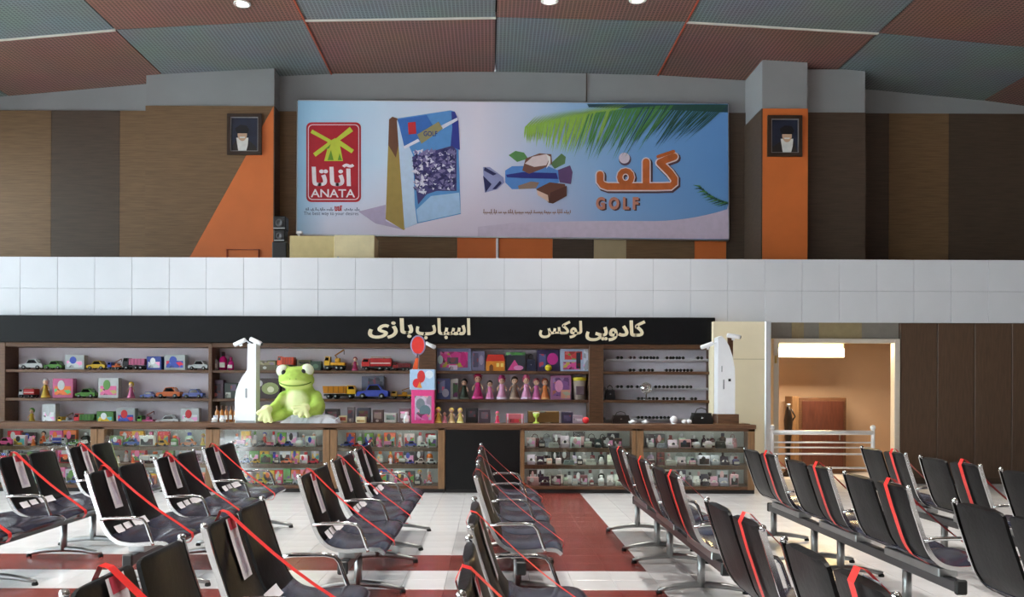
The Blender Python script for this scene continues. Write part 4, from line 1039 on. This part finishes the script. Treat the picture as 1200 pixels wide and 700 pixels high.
MBb = empty('yellow_ball', (sx(642.5, 13.82), 13.82, Z1), 'yellow toy ball in front of the dark purple box', 'ball')
MB().ball((0, 0, .055), .055).build('ball', cmat((232, 214, 50)), MBb)
MB().lathe([(.0555, -.006), (.0562, 0), (.0555, .006)], (0, 0, .055), 20).build('seam', cmat((180, 160, 30)), MBb)
boxed('pale blue box with red and pink toys at the sunglasses shelf', sx(673), YI, Z1, sw_(656, 690), PZ(408, YI) - Z1, .13, (170, 186, 214), [(.15, .75, .5, .85, (206, 70, 70), 'r'), (.1, .7, .08, .4, (226, 84, 160), 'r'), (.55, .7, .12, .8, (40, 44, 60), 'r'), (.8, .98, .05, .95, (206, 214, 230), 'r')])
# --- row 2
boxed('purple and black box on the middle shelf behind the tower', sx(255), YI, Z2, sw_(247, 264), .30, .13, (92, 72, 92), [(.2, .8, .3, .8, (60, 48, 60), 'r'), (.3, .6, .1, .3, (206, 120, 120), 'o')])
boxed('dark box with white panel on the middle shelf behind the tower', sx(272), YI, Z2, sw_(265, 280), .25, .13, (56, 66, 62), [(.1, .5, .05, .4, (214, 220, 210), 'r'), (.5, .9, .5, .9, (100, 84, 110), 'r')])
boxed('dark toy box with green and cream picture beside the frog', sx(316), YI, Z2, sw_(303, 330), .33, .14, (58, 40, 40), [(.2, .95, .2, .8, (150, 160, 100), 'o'), (.45, .75, .3, .6, (226, 226, 190), 'o'), (.02, .25, .6, .9, (206, 200, 200), 'o')])
toy_truck('yellow toy dump truck beside the frog shoulder', sx(399), YI, Z2, sw_(381, 418), .29, .2, (214, 140, 34), (236, 180, 40), 'tip', facing=1)
toy_car('blue toy pickup car on the middle shelf', sx(438), YI - .07, Z2, sw_(421, 458), .24, .19, (48, 70, 178))
toy_truck('yellow and white toy tow truck beside the blue car', sx(471), YI + .04, Z2, sw_(457, 482), .17, .15, (226, 170, 50), (230, 190, 80), 'crane')
boxed('grey-blue box behind the blue toy car', sx(436), YI + .12, Z2, sw_(424, 450), .37, .1, (120, 122, 140), [(.3, .95, .5, .95, (84, 86, 100), 'r')])
boxed('blue and purple box at the upright on the middle shelf', sx(520), YI, Z2, sw_(512, 528), .34, .12, (86, 96, 150), [(.1, .6, .3, .9, (150, 160, 206), 'r'), (.4, .9, .1, .5, (200, 200, 220), 'o')])
boxed('white and green carded toy leaning on the middle shelf', sx(532), YI, Z2, sw_(527, 537), .33, .06, (220, 220, 216), [(.4, .95, .1, .8, (80, 110, 80), 'r')])
DL = [(544, .36, (60, 72, 60), (40, 34, 34), None, 'dark green dressed doll first in the doll row'), (560, .44, (206, 36, 120), (150, 40, 60), (196, 30, 90), 'tall magenta doll with magenta hat in the doll row'),
      (574, .33, (226, 130, 180), (60, 40, 40), None, 'pink dressed doll with dark hair between two larger dolls'), (588, .40, (236, 170, 206), (196, 60, 120), (206, 70, 140), 'pale pink doll with magenta hat in the doll row'),
      (603, .40, (140, 112, 96), (70, 54, 46), None, 'brown dressed doll in the doll row'), (616.5, .41, (232, 160, 200), (196, 70, 110), (226, 110, 150), 'rose pink doll with wide rose hat in the doll row'),
      (628.5, .37, (214, 110, 170), (150, 60, 80), None, 'deep pink doll with auburn hair in the doll row'), (638.5, .37, (226, 130, 70), (140, 60, 40), None, 'orange dressed doll last in the doll row')]
for px, h, dr, hr, hat, lb in DL: doll(lb, sx(px), 13.9, Z2, h, dr, hr, 'dolls on the middle shelf', hat)
boxed('purple and pink picture box after the doll row', sx(657), YI, Z2, sw_(645, 669), .40, .13, (170, 110, 150), [(.1, .9, .15, .9, (140, 90, 150), 'r'), (.2, .6, .3, .8, (226, 150, 190), 'o'), (.5, .95, .05, .4, (214, 150, 130), 'r')])
cu = empty('toy_bucket', (sx(679), YI, Z2), 'clear toy bucket with yellow lid at the shelf upright', 'bucket')
MB().lathe([(.085, 0), (.11, .31), (.1, .31), (.08, .01)], n=16).build('tub', cmat((176, 160, 150)), cu)
MB().lathe([(.115, .31), (.118, .36), (.05, .37)], n=16).build('lid', cmat((226, 210, 60)), cu)
MB().box(-.07, .07, -.115, -.09, .08, .22, .01).build('label_print', cmat((110, 90, 100)), cu)
# --- counter-top and lower-shelf goods
YK = 12.68
def kx(px): return PX(px, YK)
G3 = 'amber bottles on the counter'
for i, px in enumerate((252, 257.5, 263, 268.5, 274)):
    bottle('amber bottle with brown cap in a row behind the tower', kx(px), YK + .1, 1.0, .03, .24, (176, 112, 52), (90, 54, 36), 'amber bottles in a row behind the tower')
for i, px in enumerate((255, 264)):
    bottle('squat white jar in front of the amber bottles', kx(px), YK - .12, 1.0, .045, .10, (226, 228, 236), (196, 206, 226), 'squat white jars by the amber bottles', cat='jar')
for px, w, h, c, mk, lb in ((389, 16, .2, (66, 62, 66), (120, 110, 110), 'dark grey carton beside the frog bag'), (402, 10, .10, (226, 214, 170), (190, 90, 70), 'small cream tub box beside the grey carton'), (411, 8, .23, (120, 112, 116), (70, 66, 80), 'tall narrow grey box on the counter'),
                           (426, 15, .22, (58, 58, 70), (96, 40, 50), 'navy box behind the small cream pack'), (443, 12, .19, (84, 64, 60), (150, 130, 120), 'brown picture box near the pink box'), (458, 14, .14, (196, 196, 190), (120, 140, 130), 'pale grey low box near the pink box'),
                           (474, 13, .21, (112, 92, 96), (226, 222, 226), 'mauve box touching the pink box')):
    boxed(lb, kx(px), YK + .06, 1.0, sw_(0, w, YK), h, .14, c, [(.15, .85, .3, .8, mk, 'r'), (.3, .6, .05, .25, (214, 206, 200), 'o')], name='gift_box', cat='box')
boxed('small cream pack in front of the navy box', kx(425), YK - .12, 1.0, .14, .09, .1, (232, 222, 182), [(.1, .9, .2, .5, (196, 160, 90), 'r')], name='gift_box', cat='box')
bottle('white jar beside the pink box on the counter', kx(478), YK - .14, 1.0, .05, .16, (232, 234, 238), (236, 236, 240), cat='jar')
# pink box, blue box and red racket
d2 = 12.55
k2 = d2 / F
boxed('tall bright pink toy box standing on the counter under the blue box', PX(496, d2), d2, 1.0, 26.5 * k2, (497 - 458) * k2, .2, (226, 70, 140), [(.15, .88, .1, .82, (190, 170, 196), 'r'), (.2, .6, .4, .75, (120, 130, 140), 'o'), (.35, .85, .2, .55, (96, 120, 130), 'o'), (.2, .75, .1, .28, (206, 80, 150), 'r')])
bl = boxed('light blue box with red parrot picture stacked on the pink box', PX(495.5, d2), d2, 1.0 + (497 - 458) * k2, 29 * k2, (458 - 434) * k2, .18, (168, 198, 230), [(.12, .45, .1, .55, (216, 40, 50), 'o'), (.3, .62, .35, .95, (206, 50, 50), 'o'), (.62, .95, .55, .95, (214, 226, 240), 'o'), (.3, .5, .1, .4, (226, 150, 60), '^')])
rk = empty('toy_racket', (PX(487, d2), d2 + .0, 1.0 + (497 - 434) * k2 - .002), 'round red toy racket standing on the light blue box', 'toy racket')
zr = (434 - 405.5) * k2
MB().prism(disc(.035, zr, .098, 24, .132), -.012, .012).build('face', cmat((232, 56, 48)), rk)
MB().tube([(.035 + .1 * math.cos(a * PI / 12), 0, zr + .135 * math.sin(a * PI / 12)) for a in range(24)], .014, 6, True).build('rim', cmat((150, 140, 176)), rk)
MB().tube([(.03, 0, zr - .12), (.015, 0, .16)], .016, 6).build('neck', cmat((120, 96, 110)), rk)
MB().prism([(-.045, 0), (.03, 0), (.04, .17), (.0, .17)], -.02, .02).build('grip', cmat((232, 92, 40)), rk)
for px, h, dr, hr, lb in ((514, .25, (206, 176, 70), (226, 206, 60), 'yellow haired small doll nearest the pink box'), (521.5, .17, (206, 120, 140), (150, 100, 90), 'tiny pink doll between two yellow dolls'), (529.5, .24, (200, 170, 120), (226, 200, 90), 'small blond doll in tan dress on the counter'), (539.5, .24, (226, 206, 120), (214, 190, 80), 'small blond doll in pale yellow dress on the counter')):
    doll(lb, kx(px), YK - .05, 1.0, h, dr, hr, 'small dolls on the counter')
boxed('black box on the counter behind the blond dolls', kx(553), YK + .08, 1.0, .18, .22, .12, (34, 32, 36), [(.2, .8, .4, .8, (70, 66, 76), 'r')], name='gift_box', cat='box')
boxed('dark plum box on the counter next to the black box', kx(568), YK + .08, 1.0, .17, .20, .12, (70, 56, 66), [(.2, .8, .3, .8, (110, 96, 106), 'r')], name='gift_box', cat='box')
doll('small doll in red and white dress alone on the counter', kx(583), YK - .05, 1.0, .18, (216, 50, 90), (206, 40, 70), hat=(226, 90, 130))
boxed('pink and white striped box on the counter', kx(603.5), YK, 1.0, .26, .14, .12, (190, 100, 110), [(.05, .12, 0, 1, (220, 214, 214), 'r'), (.86, .95, 0, 1, (220, 214, 214), 'r'), (.2, .8, .1, .45, (196, 60, 70), 'r')], name='gift_box', cat='box')
boxed('wide brown wooden gift box on the counter', kx(637), YK + .06, 1.0, .46, .18, .16, (116, 84, 42), [(.02, .98, .9, .98, (150, 116, 64), 'r'), (.02, .98, .02, .1, (80, 56, 30), 'r')], name='gift_box', cat='box')
tr = empty('green_goblet', (kx(628), YK - .1, 1.0), 'lime green toy goblet in front of the brown gift box', 'goblet')
MB().lathe([(.05, 0), (.045, .015), (.014, .03), (.014, .08), (.04, .105), (.05, .15), (.042, .15)], n=14).build('cup', cmat((190, 214, 90)), tr)
MB().lathe([(.052, .15), (.054, .158), (.03, .165)], n=14).build('rim', cmat((226, 232, 190)), tr)
boxed('dark purple carton on the counter next to the wooden box', kx(665), YK + .06, 1.0, .17, .17, .14, (52, 42, 66), [(.2, .8, .2, .7, (90, 80, 110), 'r')], name='gift_box', cat='box')
boxed('grey printed carton on the counter by the red ball', kx(677), YK, 1.0, .15, .12, .12, (150, 132, 146), [(.1, .9, .3, .6, (206, 196, 206), 'r')], name='gift_box', cat='box')
rb_ = empty('red_ball', (kx(685.5), YK - .12, 1.0), 'small red ball on the counter near the sunglasses shelves', 'ball')
MB().ball((0, 0, .05), .05).build('ball', cmat((226, 44, 52)), rb_); MB().lathe([(.0505, -.004), (.0512, 0), (.0505, .004)], (0, 0, .05), 18).build('seam', cmat((170, 30, 36)), rb_)

# --- sunglasses on rails
RAILM = mat('white_display_rail', (216, 214, 220), .4, var=.03)
def make_glasses(col):
    t = empty('sunglasses', (0, 0, 0), 'x', 'sunglasses')
    f = MB()
    for s in (-1, 1):
        f.tube([(s * .036 + .029 * math.cos(a * PI / 6), 0, .022 + .021 * math.sin(a * PI / 6)) for a in range(12)], .005, 5, True)
    f.tube([(-.01, 0, .03), (0, -.003, .034), (.01, 0, .03)], .004, 5)
    f.build('frame', cmat(col, .3), t)
    for s in (-1, 1):
        MB().lathe([(.004, -.003), (.028, -.002), (.028, .002), (.004, .003)], (s * .036, 0, .022), 12, 'y').build('lens', LENS, t)
        MB().tube([(s * .065, 0, .03), (s * .066, .07, .03), (s * .062, .12, .012)], .004, 5).build('temple', cmat(col, .3), t)
    return t
gk = [make_glasses((18, 18, 20)), make_glasses((96, 40, 48))]
used = [False, False]
zt_ = {}
rows = [(419.5, 'top', [(721, 731), (736, 746), (749, 772), (780, 802), (816, 824)]), (433.2, 'second', [(736, 745), (748, 767), (779, 812)]),
        (453.5, 'third', [(721, 731), (734, 742), (746, 752), (766, 812)]), (467.0, 'fourth', [(746, 772), (775, 804), (808, 818)]), (489.5, 'lowest', [(746, 790)])]
for ri, (py, nm, runs) in enumerate(rows):
    d = 13.86; z = PZ(py + 1.7, d, 770) if py not in (433.2, 467.0) else (Z1 if py == 433.2 else Z2)
    if py not in (433.2, 467.0):
        t = empty('display_rail', (PX(772, d), d, z), 'thin white display rail carrying the %s row of sunglasses' % nm, 'rail')
        MB().box(PX(710, d) - PX(772, d), PX(832, d) - PX(772, d), -.012, .10, -.012, 0, .003).build('ledge', RAILM, t)
        MB().box(PX(710, d) - PX(772, d), PX(832, d) - PX(772, d), .10, YS + .381 - d, -.03, .01, .003).build('backplate', RAILM, t)
    for a, b in runs:
        n = max(1, int(round((b - a) / 8.6)))
        for i in range(n):
            px = a + (b - a) * (i + .5) / n; q = 1 if (nm == 'top' and 735 < px < 747) else 0
            if used[q]: o = copy_tree(gk[q])
            else: o = gk[q]; used[q] = True
            o.location = (PX(px, d), d, z + .001); o.scale = (.82, .82, .95); o['group'] = 'sunglasses in the %s row' % nm
            o['label'] = ('dark red sunglasses' if q else 'black sunglasses') + ' in the %s row of the display shelves' % nm
mr = empty('round_mirror', (PX(757.5, 13.78), 13.8, Z2), 'round table mirror on a stand among the sunglasses', 'mirror')
MB().lathe([(.07, 0), (.07, .012), (.012, .02), (.012, .11)], n=14).build('stand', CHROME, mr)
MB().tube([(.085 * math.cos(a * PI / 10), 0, .19 + .085 * math.sin(a * PI / 10)) for a in range(20)], .009, 6, True).build('rim', CHROME, mr)
MB().lathe([(.005, -.004), (.08, -.004), (.08, .004), (.005, .004)], (0, 0, .19), 20, 'y').build('glass', mat('mirror_glass', (226, 226, 226), .05, 1.0, var=.02), mr)
handbag('black handbag at the upright beside the sunglasses', PX(715, 13.85), 13.88, Z2, .15, .16, .12, (24, 24, 30))
handbag('black handbag lying on the counter near the white tower', kx(822), YK, 1.0, .30, .16, .16, (26, 24, 24))
handbag('dark brown handbag on the counter near the shelf upright', kx(728), YK + .05, 1.0, .26, .12, .14, (40, 32, 30))
for i, (px, w) in enumerate(((740, .13), (755, .12), (788, .10), (803, .14))):
    t = empty('white_shell_ornament', (kx(px), YK - .1, 1.0), ['low white oval dish by the brown handbag', 'low white oval dish next to the first dish', 'white ball-shaped ornament on the counter', 'pair-lobed white ornament by the black handbag'][i], 'ornament')
    if i == 2: MB().ball((0, 0, .06), (.055, .05, .06)).build('body', WHITEP, t); MB().lathe([(.04, 0), (.03, .02)], n=12).build('foot', WHITEP, t)
    elif i == 3:
        MB().ball((-.035, 0, .035), (.04, .04, .035)).build('body', WHITEP, t); MB().ball((.035, 0, .035), (.04, .04, .035)).build('lobe', WHITEP, t)
    else:
        MB().lathe([(w * .3, 0), (w * .5, .035), (w * .46, .04), (w * .25, .015)], n=16).build('dish', WHITEP, t); MB().ball((0, 0, .035), (w * .25, w * .25, .025)).build('knob', WHITEP, t)

# --- goods inside the glass counters
PAL_T = [('white', (228, 230, 232)), ('pale grey', (196, 200, 202)), ('red', (206, 40, 48)), ('white', (228, 230, 232)), ('blue', (44, 70, 170)), ('yellow', (226, 186, 50)), ('green', (96, 150, 70)), ('pink', (226, 110, 160)), ('orange', (226, 110, 44)), ('black', (34, 34, 38)), ('pale grey', (196, 200, 202))]
PAL_G = [('white', (230, 232, 232)), ('black', (28, 28, 30)), ('black', (28, 28, 30)), ('white', (230, 232, 232)), ('dark brown', (62, 42, 36)), ('silver', (180, 184, 188)), ('pale pink', (220, 178, 178)), ('dark red', (110, 30, 34)), ('navy', (40, 46, 70)), ('pale grey', (202, 206, 206))]
WHERE = ['in the farthest counter', 'in the counter past the tower', 'in the counter under the frog', 'in the counter below the pink box', 'in the counter by the panel', 'in the cream-wall counter']
SHN = ['top shelf', 'middle shelf', 'bottom shelf']
for vi, (x0, x1) in enumerate(VIT):
    gift = vi >= 4; pal = PAL_G if gift else PAL_T
    for si, z in enumerate(VZ):
      for depth in (0, 1):
        x = x0 + .03 + depth * .05
        while True:
            w = random.uniform(.11, .19) if vi >= 2 else random.uniform(.17, .26)
            if x + w > x1 - .02: break
            cn, c = random.choice(pal); c = tuple(max(8, min(250, q + random.randint(-14, 14))) for q in c)
            cn2, c2 = random.choice(pal)
            y = YC + (.13 if depth == 0 else .34) + random.uniform(-.01, .01); xm = x + w / 2
            hmax = (.23, .20, .23)[si]
            if depth: kind = random.choice(['box', 'box', 'bottle', 'box', 'doll'] if not gift else ['box', 'bottle', 'bottle2', 'bag'])
            else: kind = random.choice(['watch', 'bottle', 'bag', 'box', 'bottle2', 'watch'] if gift else ['car', 'box', 'car', 'truck', 'car', 'doll', 'bottle'])
            loc = 'on the %s %s' % (SHN[si] if not depth else 'rear ' + SHN[si], WHERE[vi])
            h = random.uniform(.5, .75) * hmax if not depth else random.uniform(.8, .98) * hmax
            g = lambda k: 'small %s %s' % (k, loc)
            if kind == 'car': toy_car('small %s toy car %s' % (cn, loc), xm, y, z, w * .95, min(h, w * .5), min(.08, w * .42), c, g('toy cars'), detail=False)
            elif kind == 'truck': toy_truck('small %s toy truck %s' % (cn, loc), xm, y, z, w * .9, min(h, w * .75), min(.08, w * .42), c, c2, random.choice(['tip', 'fire', 'crane']), random.choice((-1, 1)), g('toy trucks'))
            elif kind == 'box': boxed('small %s box %s' % (cn, loc), xm, y, z, w * .93, h, .08, c, [(.08, .92, .12, .7, c2, 'r'), (.25, .6, .4, .95, random.choice(pal)[1], 'o')], g('boxes'), name='gift_box' if gift else 'toy_box', cat='box')
            elif kind == 'doll': doll('small %s dressed doll %s' % (cn, loc), xm, y, z, h, c, c2, g('dolls'), arms=True)
            elif kind in ('bottle', 'bottle2'): bottle('small %s bottle %s' % (cn, loc), xm, y, z, w * .3, h * .95, c, c2, g('bottles'), square=(kind == 'bottle2'))
            elif kind == 'bag': handbag('small %s purse %s' % (cn, loc), xm, y, z, w * .85, h * .6, .08, c, g('purses'))
            else: watch_case('open %s watch case %s' % (cn, loc), xm, y, z, w * .8, h, c, c2, g('watch cases'))
            x += w
# goods of the part of the shop past the tower
for si, z in enumerate((Z1, Z2, Z3)):
    x = SL + .25
    while x < xl - .3:
        w = random.uniform(.22, .42); cn, c = random.choice(PAL_T); c2 = random.choice(PAL_T)[1]; xm = x + w / 2
        loc = 'on the %s shelf past the two-camera tower' % ('upper', 'middle', 'lower')[si]
        kind = random.choice(['car', 'truck', 'box', 'box', 'doll'])
        c = tuple(int(q * .85) for q in c)
        if kind == 'car': toy_car('%s toy car %s' % (cn, loc), xm, YI, z, w * .95, w * .45, .17, c, 'toy cars ' + loc)
        elif kind == 'truck': toy_truck('%s toy truck %s' % (cn, loc), xm, YI, z, w * .95, min(.3, w * .7), .17, c, c2, random.choice(['tip', 'fire', 'crane']), group='toy trucks ' + loc)
        elif kind == 'doll': doll('%s dressed doll %s' % (cn, loc), xm, YI, z, random.uniform(.28, .36), c, c2, 'dolls ' + loc)
        else: boxed('%s toy box %s' % (cn, loc), xm, YI, z, w * .92, random.uniform(.2, .35), .14, c, [(.1, .9, .15, .6, c2, 'r'), (.25, .6, .4, .9, random.choice(PAL_T)[1], 'o')], 'toy boxes ' + loc)
        x += w + .02

# ================================================================== BENCHES
PROF = [(0, .92), (.012, .88), (.035, .80), (.065, .71), (.095, .62), (.125, .545), (.165, .487), (.22, .45), (.30, .434), (.40, .438), (.48, .446), (.54, .440), (.575, .412)]
def catmull(pts, n=4):
    out = []
    for i in range(len(pts) - 1):
        p0, p1, p2, p3 = pts[max(i - 1, 0)], pts[i], pts[i + 1], pts[min(i + 2, len(pts) - 1)]
        for k in range(n):
            t = k / n
            out.append(tuple(.5 * (2 * p1[a] + (p2[a] - p0[a]) * t + (2 * p0[a] - 5 * p1[a] + 4 * p2[a] - p3[a]) * t * t + (3 * p1[a] - p0[a] - 3 * p2[a] + p3[a]) * t ** 3) for a in range(2)))
    out.append(pts[-1]); return out
BACK = catmull(PROF[:7]); SEAT = catmull(PROF[6:]); FULL = catmull(PROF)
def normals(p):
    out = []
    for i in range(len(p)):
        a, b = p[max(i - 1, 0)], p[min(i + 1, len(p) - 1)]
        dx, dz = b[0] - a[0], b[1] - a[1]; l = math.hypot(dx, dz); out.append((-dz / l, dx / l))   # points to the sitter's side (front/up)
    return out
def off(p, d): return [(a + n[0] * d, z + n[1] * d) for (a, z), n in zip(p, normals(p))]
def panel(profile, y0, y1, th, inset, puff=0.0):
    """padded sheet following a side profile"""
    A = off(profile, 0); m = MB(); N = len(profile); nn = normals(profile); M = 6
    def grid(d, flip, pf):
        vs = []
        for i in range(N):
            e = inset(i)
            for j in range(M + 1):
                s = j / M; y = y0 + e + (y1 - y0 - 2 * e) * s
                k = d + pf * math.sin(PI * s) * (1 if 0 < i < N - 1 else .3) - (abs(2 * s - 1) ** 8) * (th * .25 if d > 0 else -th * .25)
                vs.append((A[i][0] + nn[i][0] * k, y, A[i][1] + nn[i][1] * k))
        fs = [(i * (M + 1) + j, i * (M + 1) + j + 1, (i + 1) * (M + 1) + j + 1, (i + 1) * (M + 1) + j) for i in range(N - 1) for j in range(M)]
        if flip: fs = [f[::-1] for f in fs]
        return vs, fs
    v1, f1 = grid(th / 2, False, puff); v2, f2 = grid(-th / 2, True, 0)
    m.add(v1, f1, True); m.add(v2, f2, True)
    idx = [j for j in range(M + 1)] + [i * (M + 1) + M for i in range(1, N)] + [(N - 1) * (M + 1) + j for j in range(M - 1, -1, -1)] + [i * (M + 1) for i in range(N - 2, 0, -1)]
    vs = [v1[i] for i in idx] + [v2[i] for i in idx]; L = len(idx)
    m.add(vs, [(i, L + i, L + (i + 1) % L, (i + 1) % L) for i in range(L)])
    return m
def back_inset(i):
    s = i / (len(BACK) - 1); return .004 + .045 * max(0, 1 - s * 9) ** 2 + .012 * (1 - s)
def seat_inset(i): return .003
PP, BW, SW = 1.2, .93, .57
def sweep_bar(profile, d, w, y0, y1):
    a, b = off(profile, d - w / 2), off(profile, d + w / 2); m = MB(); n = len(profile)
    m.add([(x, y0, z) for x, z in a] + [(x, y0, z) for x, z in b] + [(x, y1, z) for x, z in a] + [(x, y1, z) for x, z in b],
          [(i, i + 1, n + i + 1, n + i) for i in range(n - 1)] + [(2 * n + i, 3 * n + i, 3 * n + i + 1, 2 * n + i + 1) for i in range(n - 1)] +
          [(i, 2 * n + i, 2 * n + i + 1, i + 1) for i in range(n - 1)] + [(n + i, n + i + 1, 3 * n + i + 1, 3 * n + i) for i in range(n - 1)] +
          [(0, n, 3 * n, 2 * n), (n - 1, 3 * n - 1, 4 * n - 1, 2 * n - 1)])
    return m
def make_bench(labels=False):
    t = empty('waiting_bench', (0, 0, 0), 'x', 'bench', 'black waiting benches in the hall')
    LEN = 2 * PP + BW + .1
    for u in range(3):
        y = u * PP
        for s in range(2):
            yb = y + .012 + s * (BW - .0) / 2
            panel(BACK, yb, yb + BW / 2 - .024, .032, back_inset, .012).build('backrest', LEATH, t)
            ys = y + .004 + s * SW
            if u == 2: ys = y + .012 + s * (BW / 2)
            sc = panel(SEAT, ys, ys + (SW if u < 2 else BW / 2) - .012, .04, seat_inset, .012).build('seat', LEATHS, t)
        for yy in (y - .008, y + BW - .004):
            r = sweep_bar(FULL, -.004, .026, yy - .007, yy + .007).build('side_rail', CHROME, t)
            MB().ball((FULL[0][0], yy, FULL[0][1] + .004), .016, 10, 7).build('knob', CHROME, r)
        arms = [y - .012] + ([y + BW + .03] if u == 2 else [])
        for yy in arms:
            MB().tube([(.095, yy, .60), (.16, yy, .612), (.33, yy, .615), (.385, yy, .605), (.41, yy, .575), (.455, yy, .45), (.462, yy, .425)], .0125, 8).build('armrest', CHROME, t)
        MB().box(.24, .36, y + .1, y + BW - .1, .355, .412, .006).build('bracket', ALU, t)
    b = MB().box(.27, .33, -.03, LEN, .29, .36, .006).build('beam', BEAMM, t)
    for yy in (-.045, LEN + .015): MB().box(.265, .335, yy - .016, yy + .016, .28, .37, .008).build('end_cap', BLACKP, b)
    for yy in (.62, 1.72, 2.28, LEN - .08):
        MB().tube([(.3, yy, .05), (.3, yy, .3)], .03, 12).build('leg', ALU, t)
        pts = [(.31 + .33 * k / 6, yy, .028 + .042 * math.cos(k / 6 * PI / 2)) for k in range(-6, 7)]
        f = MB().tube(pts, [.016 + .010 * math.cos(k / 6 * PI / 2) for k in range(-6, 7)], 8).build('foot', ALU, t)
        for s in (-1, 1): MB().lathe([(.022, 0), (.024, .012), (.016, .03)], (.31 + s * .32, yy, 0), 10).build('glide', RUBBER, f)
    if labels:
        for u in range(3):
            for a, w in ((.05, .12), (.20, .11), (.35, .24)):
                pr = off(catmull(PROF)[21:26], .030); m = MB()
                m.add([(x, u * PP + a, z) for x, z in pr] + [(x, u * PP + a + w, z) for x, z in pr], [(i, i + 1, len(pr) + i + 1, len(pr) + i) for i in range(len(pr) - 1)])
                m.build('label_strip', PAPER, t)
    return t
def ribbon(name, pts, w, m, shift):
    """closed flat band; pts in x-z, each with its own y"""
    n = len(pts); o = MB(); th = .0015
    vs = []
    for (x, y, z) in pts: vs += [(x, y - w / 2, z), (x, y + w / 2, z)]
    o.add(vs, [(2 * i, 2 * ((i + 1) % n), 2 * ((i + 1) % n) + 1, 2 * i + 1) for i in range(n)])
    return o.build(name, m)
NEAR = 'near'
def tape_path(y, dy):
    bk = off(catmull(PROF[:7]), -.028)[::-1]                       # up behind the back
    pts = [(x, y, z) for x, z in bk]
    pts += [(-.006, y, .958), (.022, y, .95)]
    for k in range(1, 6): t = k / 6; pts.append((.022 + .585 * t, y + dy * t, .95 - .49 * t - .03 * math.sin(PI * t)))
    pts += [(.607, y + dy, .45), (.612, y + dy, .42), (.59, y + dy, .385)]
    for k in range(1, 4): pts.append((.59 - .4 * k / 4, y + dy * (1 - k / 4), .385 - .0 * k))
    return pts
proto = {False: make_bench(False), True: make_bench(True)}
usedb = {False: False, True: False}
RP = mat('notice_red_print', (206, 70, 90), .6, var=.1); BPN = mat('notice_grey_print', (214, 208, 224), .6, var=.12, scale=60)
def place_bench(x, y, lab, labels=False, where='', tapes=(0, 1, 2), tags=True):
    if usedb[labels]: o = copy_tree(proto[labels])
    else: o = proto[labels]; usedb[labels] = True
    o.location = (x, y, 0); o['label'] = lab
    names = ['nearest the open end', 'in the middle', 'nearest the shop counter']
    for u in tapes:
        ym = u * PP + .24
        dy = random.uniform(.0, .12)
        tp = ribbon('warning_tape', tape_path(ym, dy), .05, TAPE, 0)
        tp.location = (x, y, 0)
        tag(tp, 'red tape round %s seat, %s' % (['the outer', 'the middle', 'the counter-end'][u], where), 'tape', 'red tapes looped round blocked seats')
        if tags:
            pr = off(BACK, .036)[1:16]
            n = len(pr)
            t = empty('paper_notice', (x, y + ym + .0, 0), 'white paper notice on %s backrest, %s' % (['the outer', 'the middle', 'the counter-end'][u], where), 'notice', 'paper notices hung on blocked seats')
            m = MB(); m.add([(a, -.07, z) for a, z in pr] + [(a, .06, z) for a, z in pr], [(i, n + i, n + i + 1, i + 1) for i in range(n - 1)])
            m.build('strip', PAPER, t)
            p2 = off(BACK, .0375)[1:6]; n2 = len(p2); m = MB()
            m.add([(a, -.05, z) for a, z in p2] + [(a, .045, z) for a, z in p2], [(i, n2 + i, n2 + i + 1, i + 1) for i in range(n2 - 1)])
            m.build('red_print', RP, t)
            p3 = off(BACK, .0375)[7:15]; n3 = len(p3); m = MB()
            m.add([(a, -.03, z) for a, z in p3] + [(a, .03, z) for a, z in p3], [(i, n3 + i, n3 + i + 1, i + 1) for i in range(n3 - 1)])
            m.build('grey_print', BPN, t)
    return o
Y1, Y2 = 5.7, 1.26
for x, y, lab, lb, where in (
    (-4.10, 5.9, 'black leather bench in the outermost row past the frog', True, 'the bench in the outermost row past the frog'),
    (-2.78, 5.9, 'black leather bench standing in line with the security tower with two cameras', True, 'the bench in line with the two-camera tower'),
    (-1.27, Y1, 'black leather bench between the frog counter and the black panel, closer to the counter', True, 'the counter-side bench between frog and black panel'),
    (-.09, Y1, 'black leather bench along the red floor strip, closer to the counter', False, 'the counter-side bench along the red strip'),
    (1.27, Y1, 'black leather bench across the red strip from the black panel, closer to the counter', False, 'the counter-side bench across the red strip'),
    (2.55, 5.2, 'black leather bench standing in front of the railing and doorway', False, 'the bench in front of the doorway'),
    (3.85, 5.5, 'black leather bench in the outermost row past the doorway', False, 'the outermost bench past the doorway'),
    (-1.22, Y2, 'black leather bench behind the frog-side bench, farther from the counter', True, 'the far bench on the frog side'),
    (-.08, Y2, 'black leather bench on the red strip, farther from the counter', False, 'the far bench on the red strip'),
    (1.17, Y2, 'black leather bench across the red strip, farther from the counter', False, 'the far bench across the red strip'),
    (2.5, Y2, 'black leather bench in line with the doorway, farther from the counter', False, 'the far bench in line with the doorway')):
    place_bench(x, y, lab, lb, where)
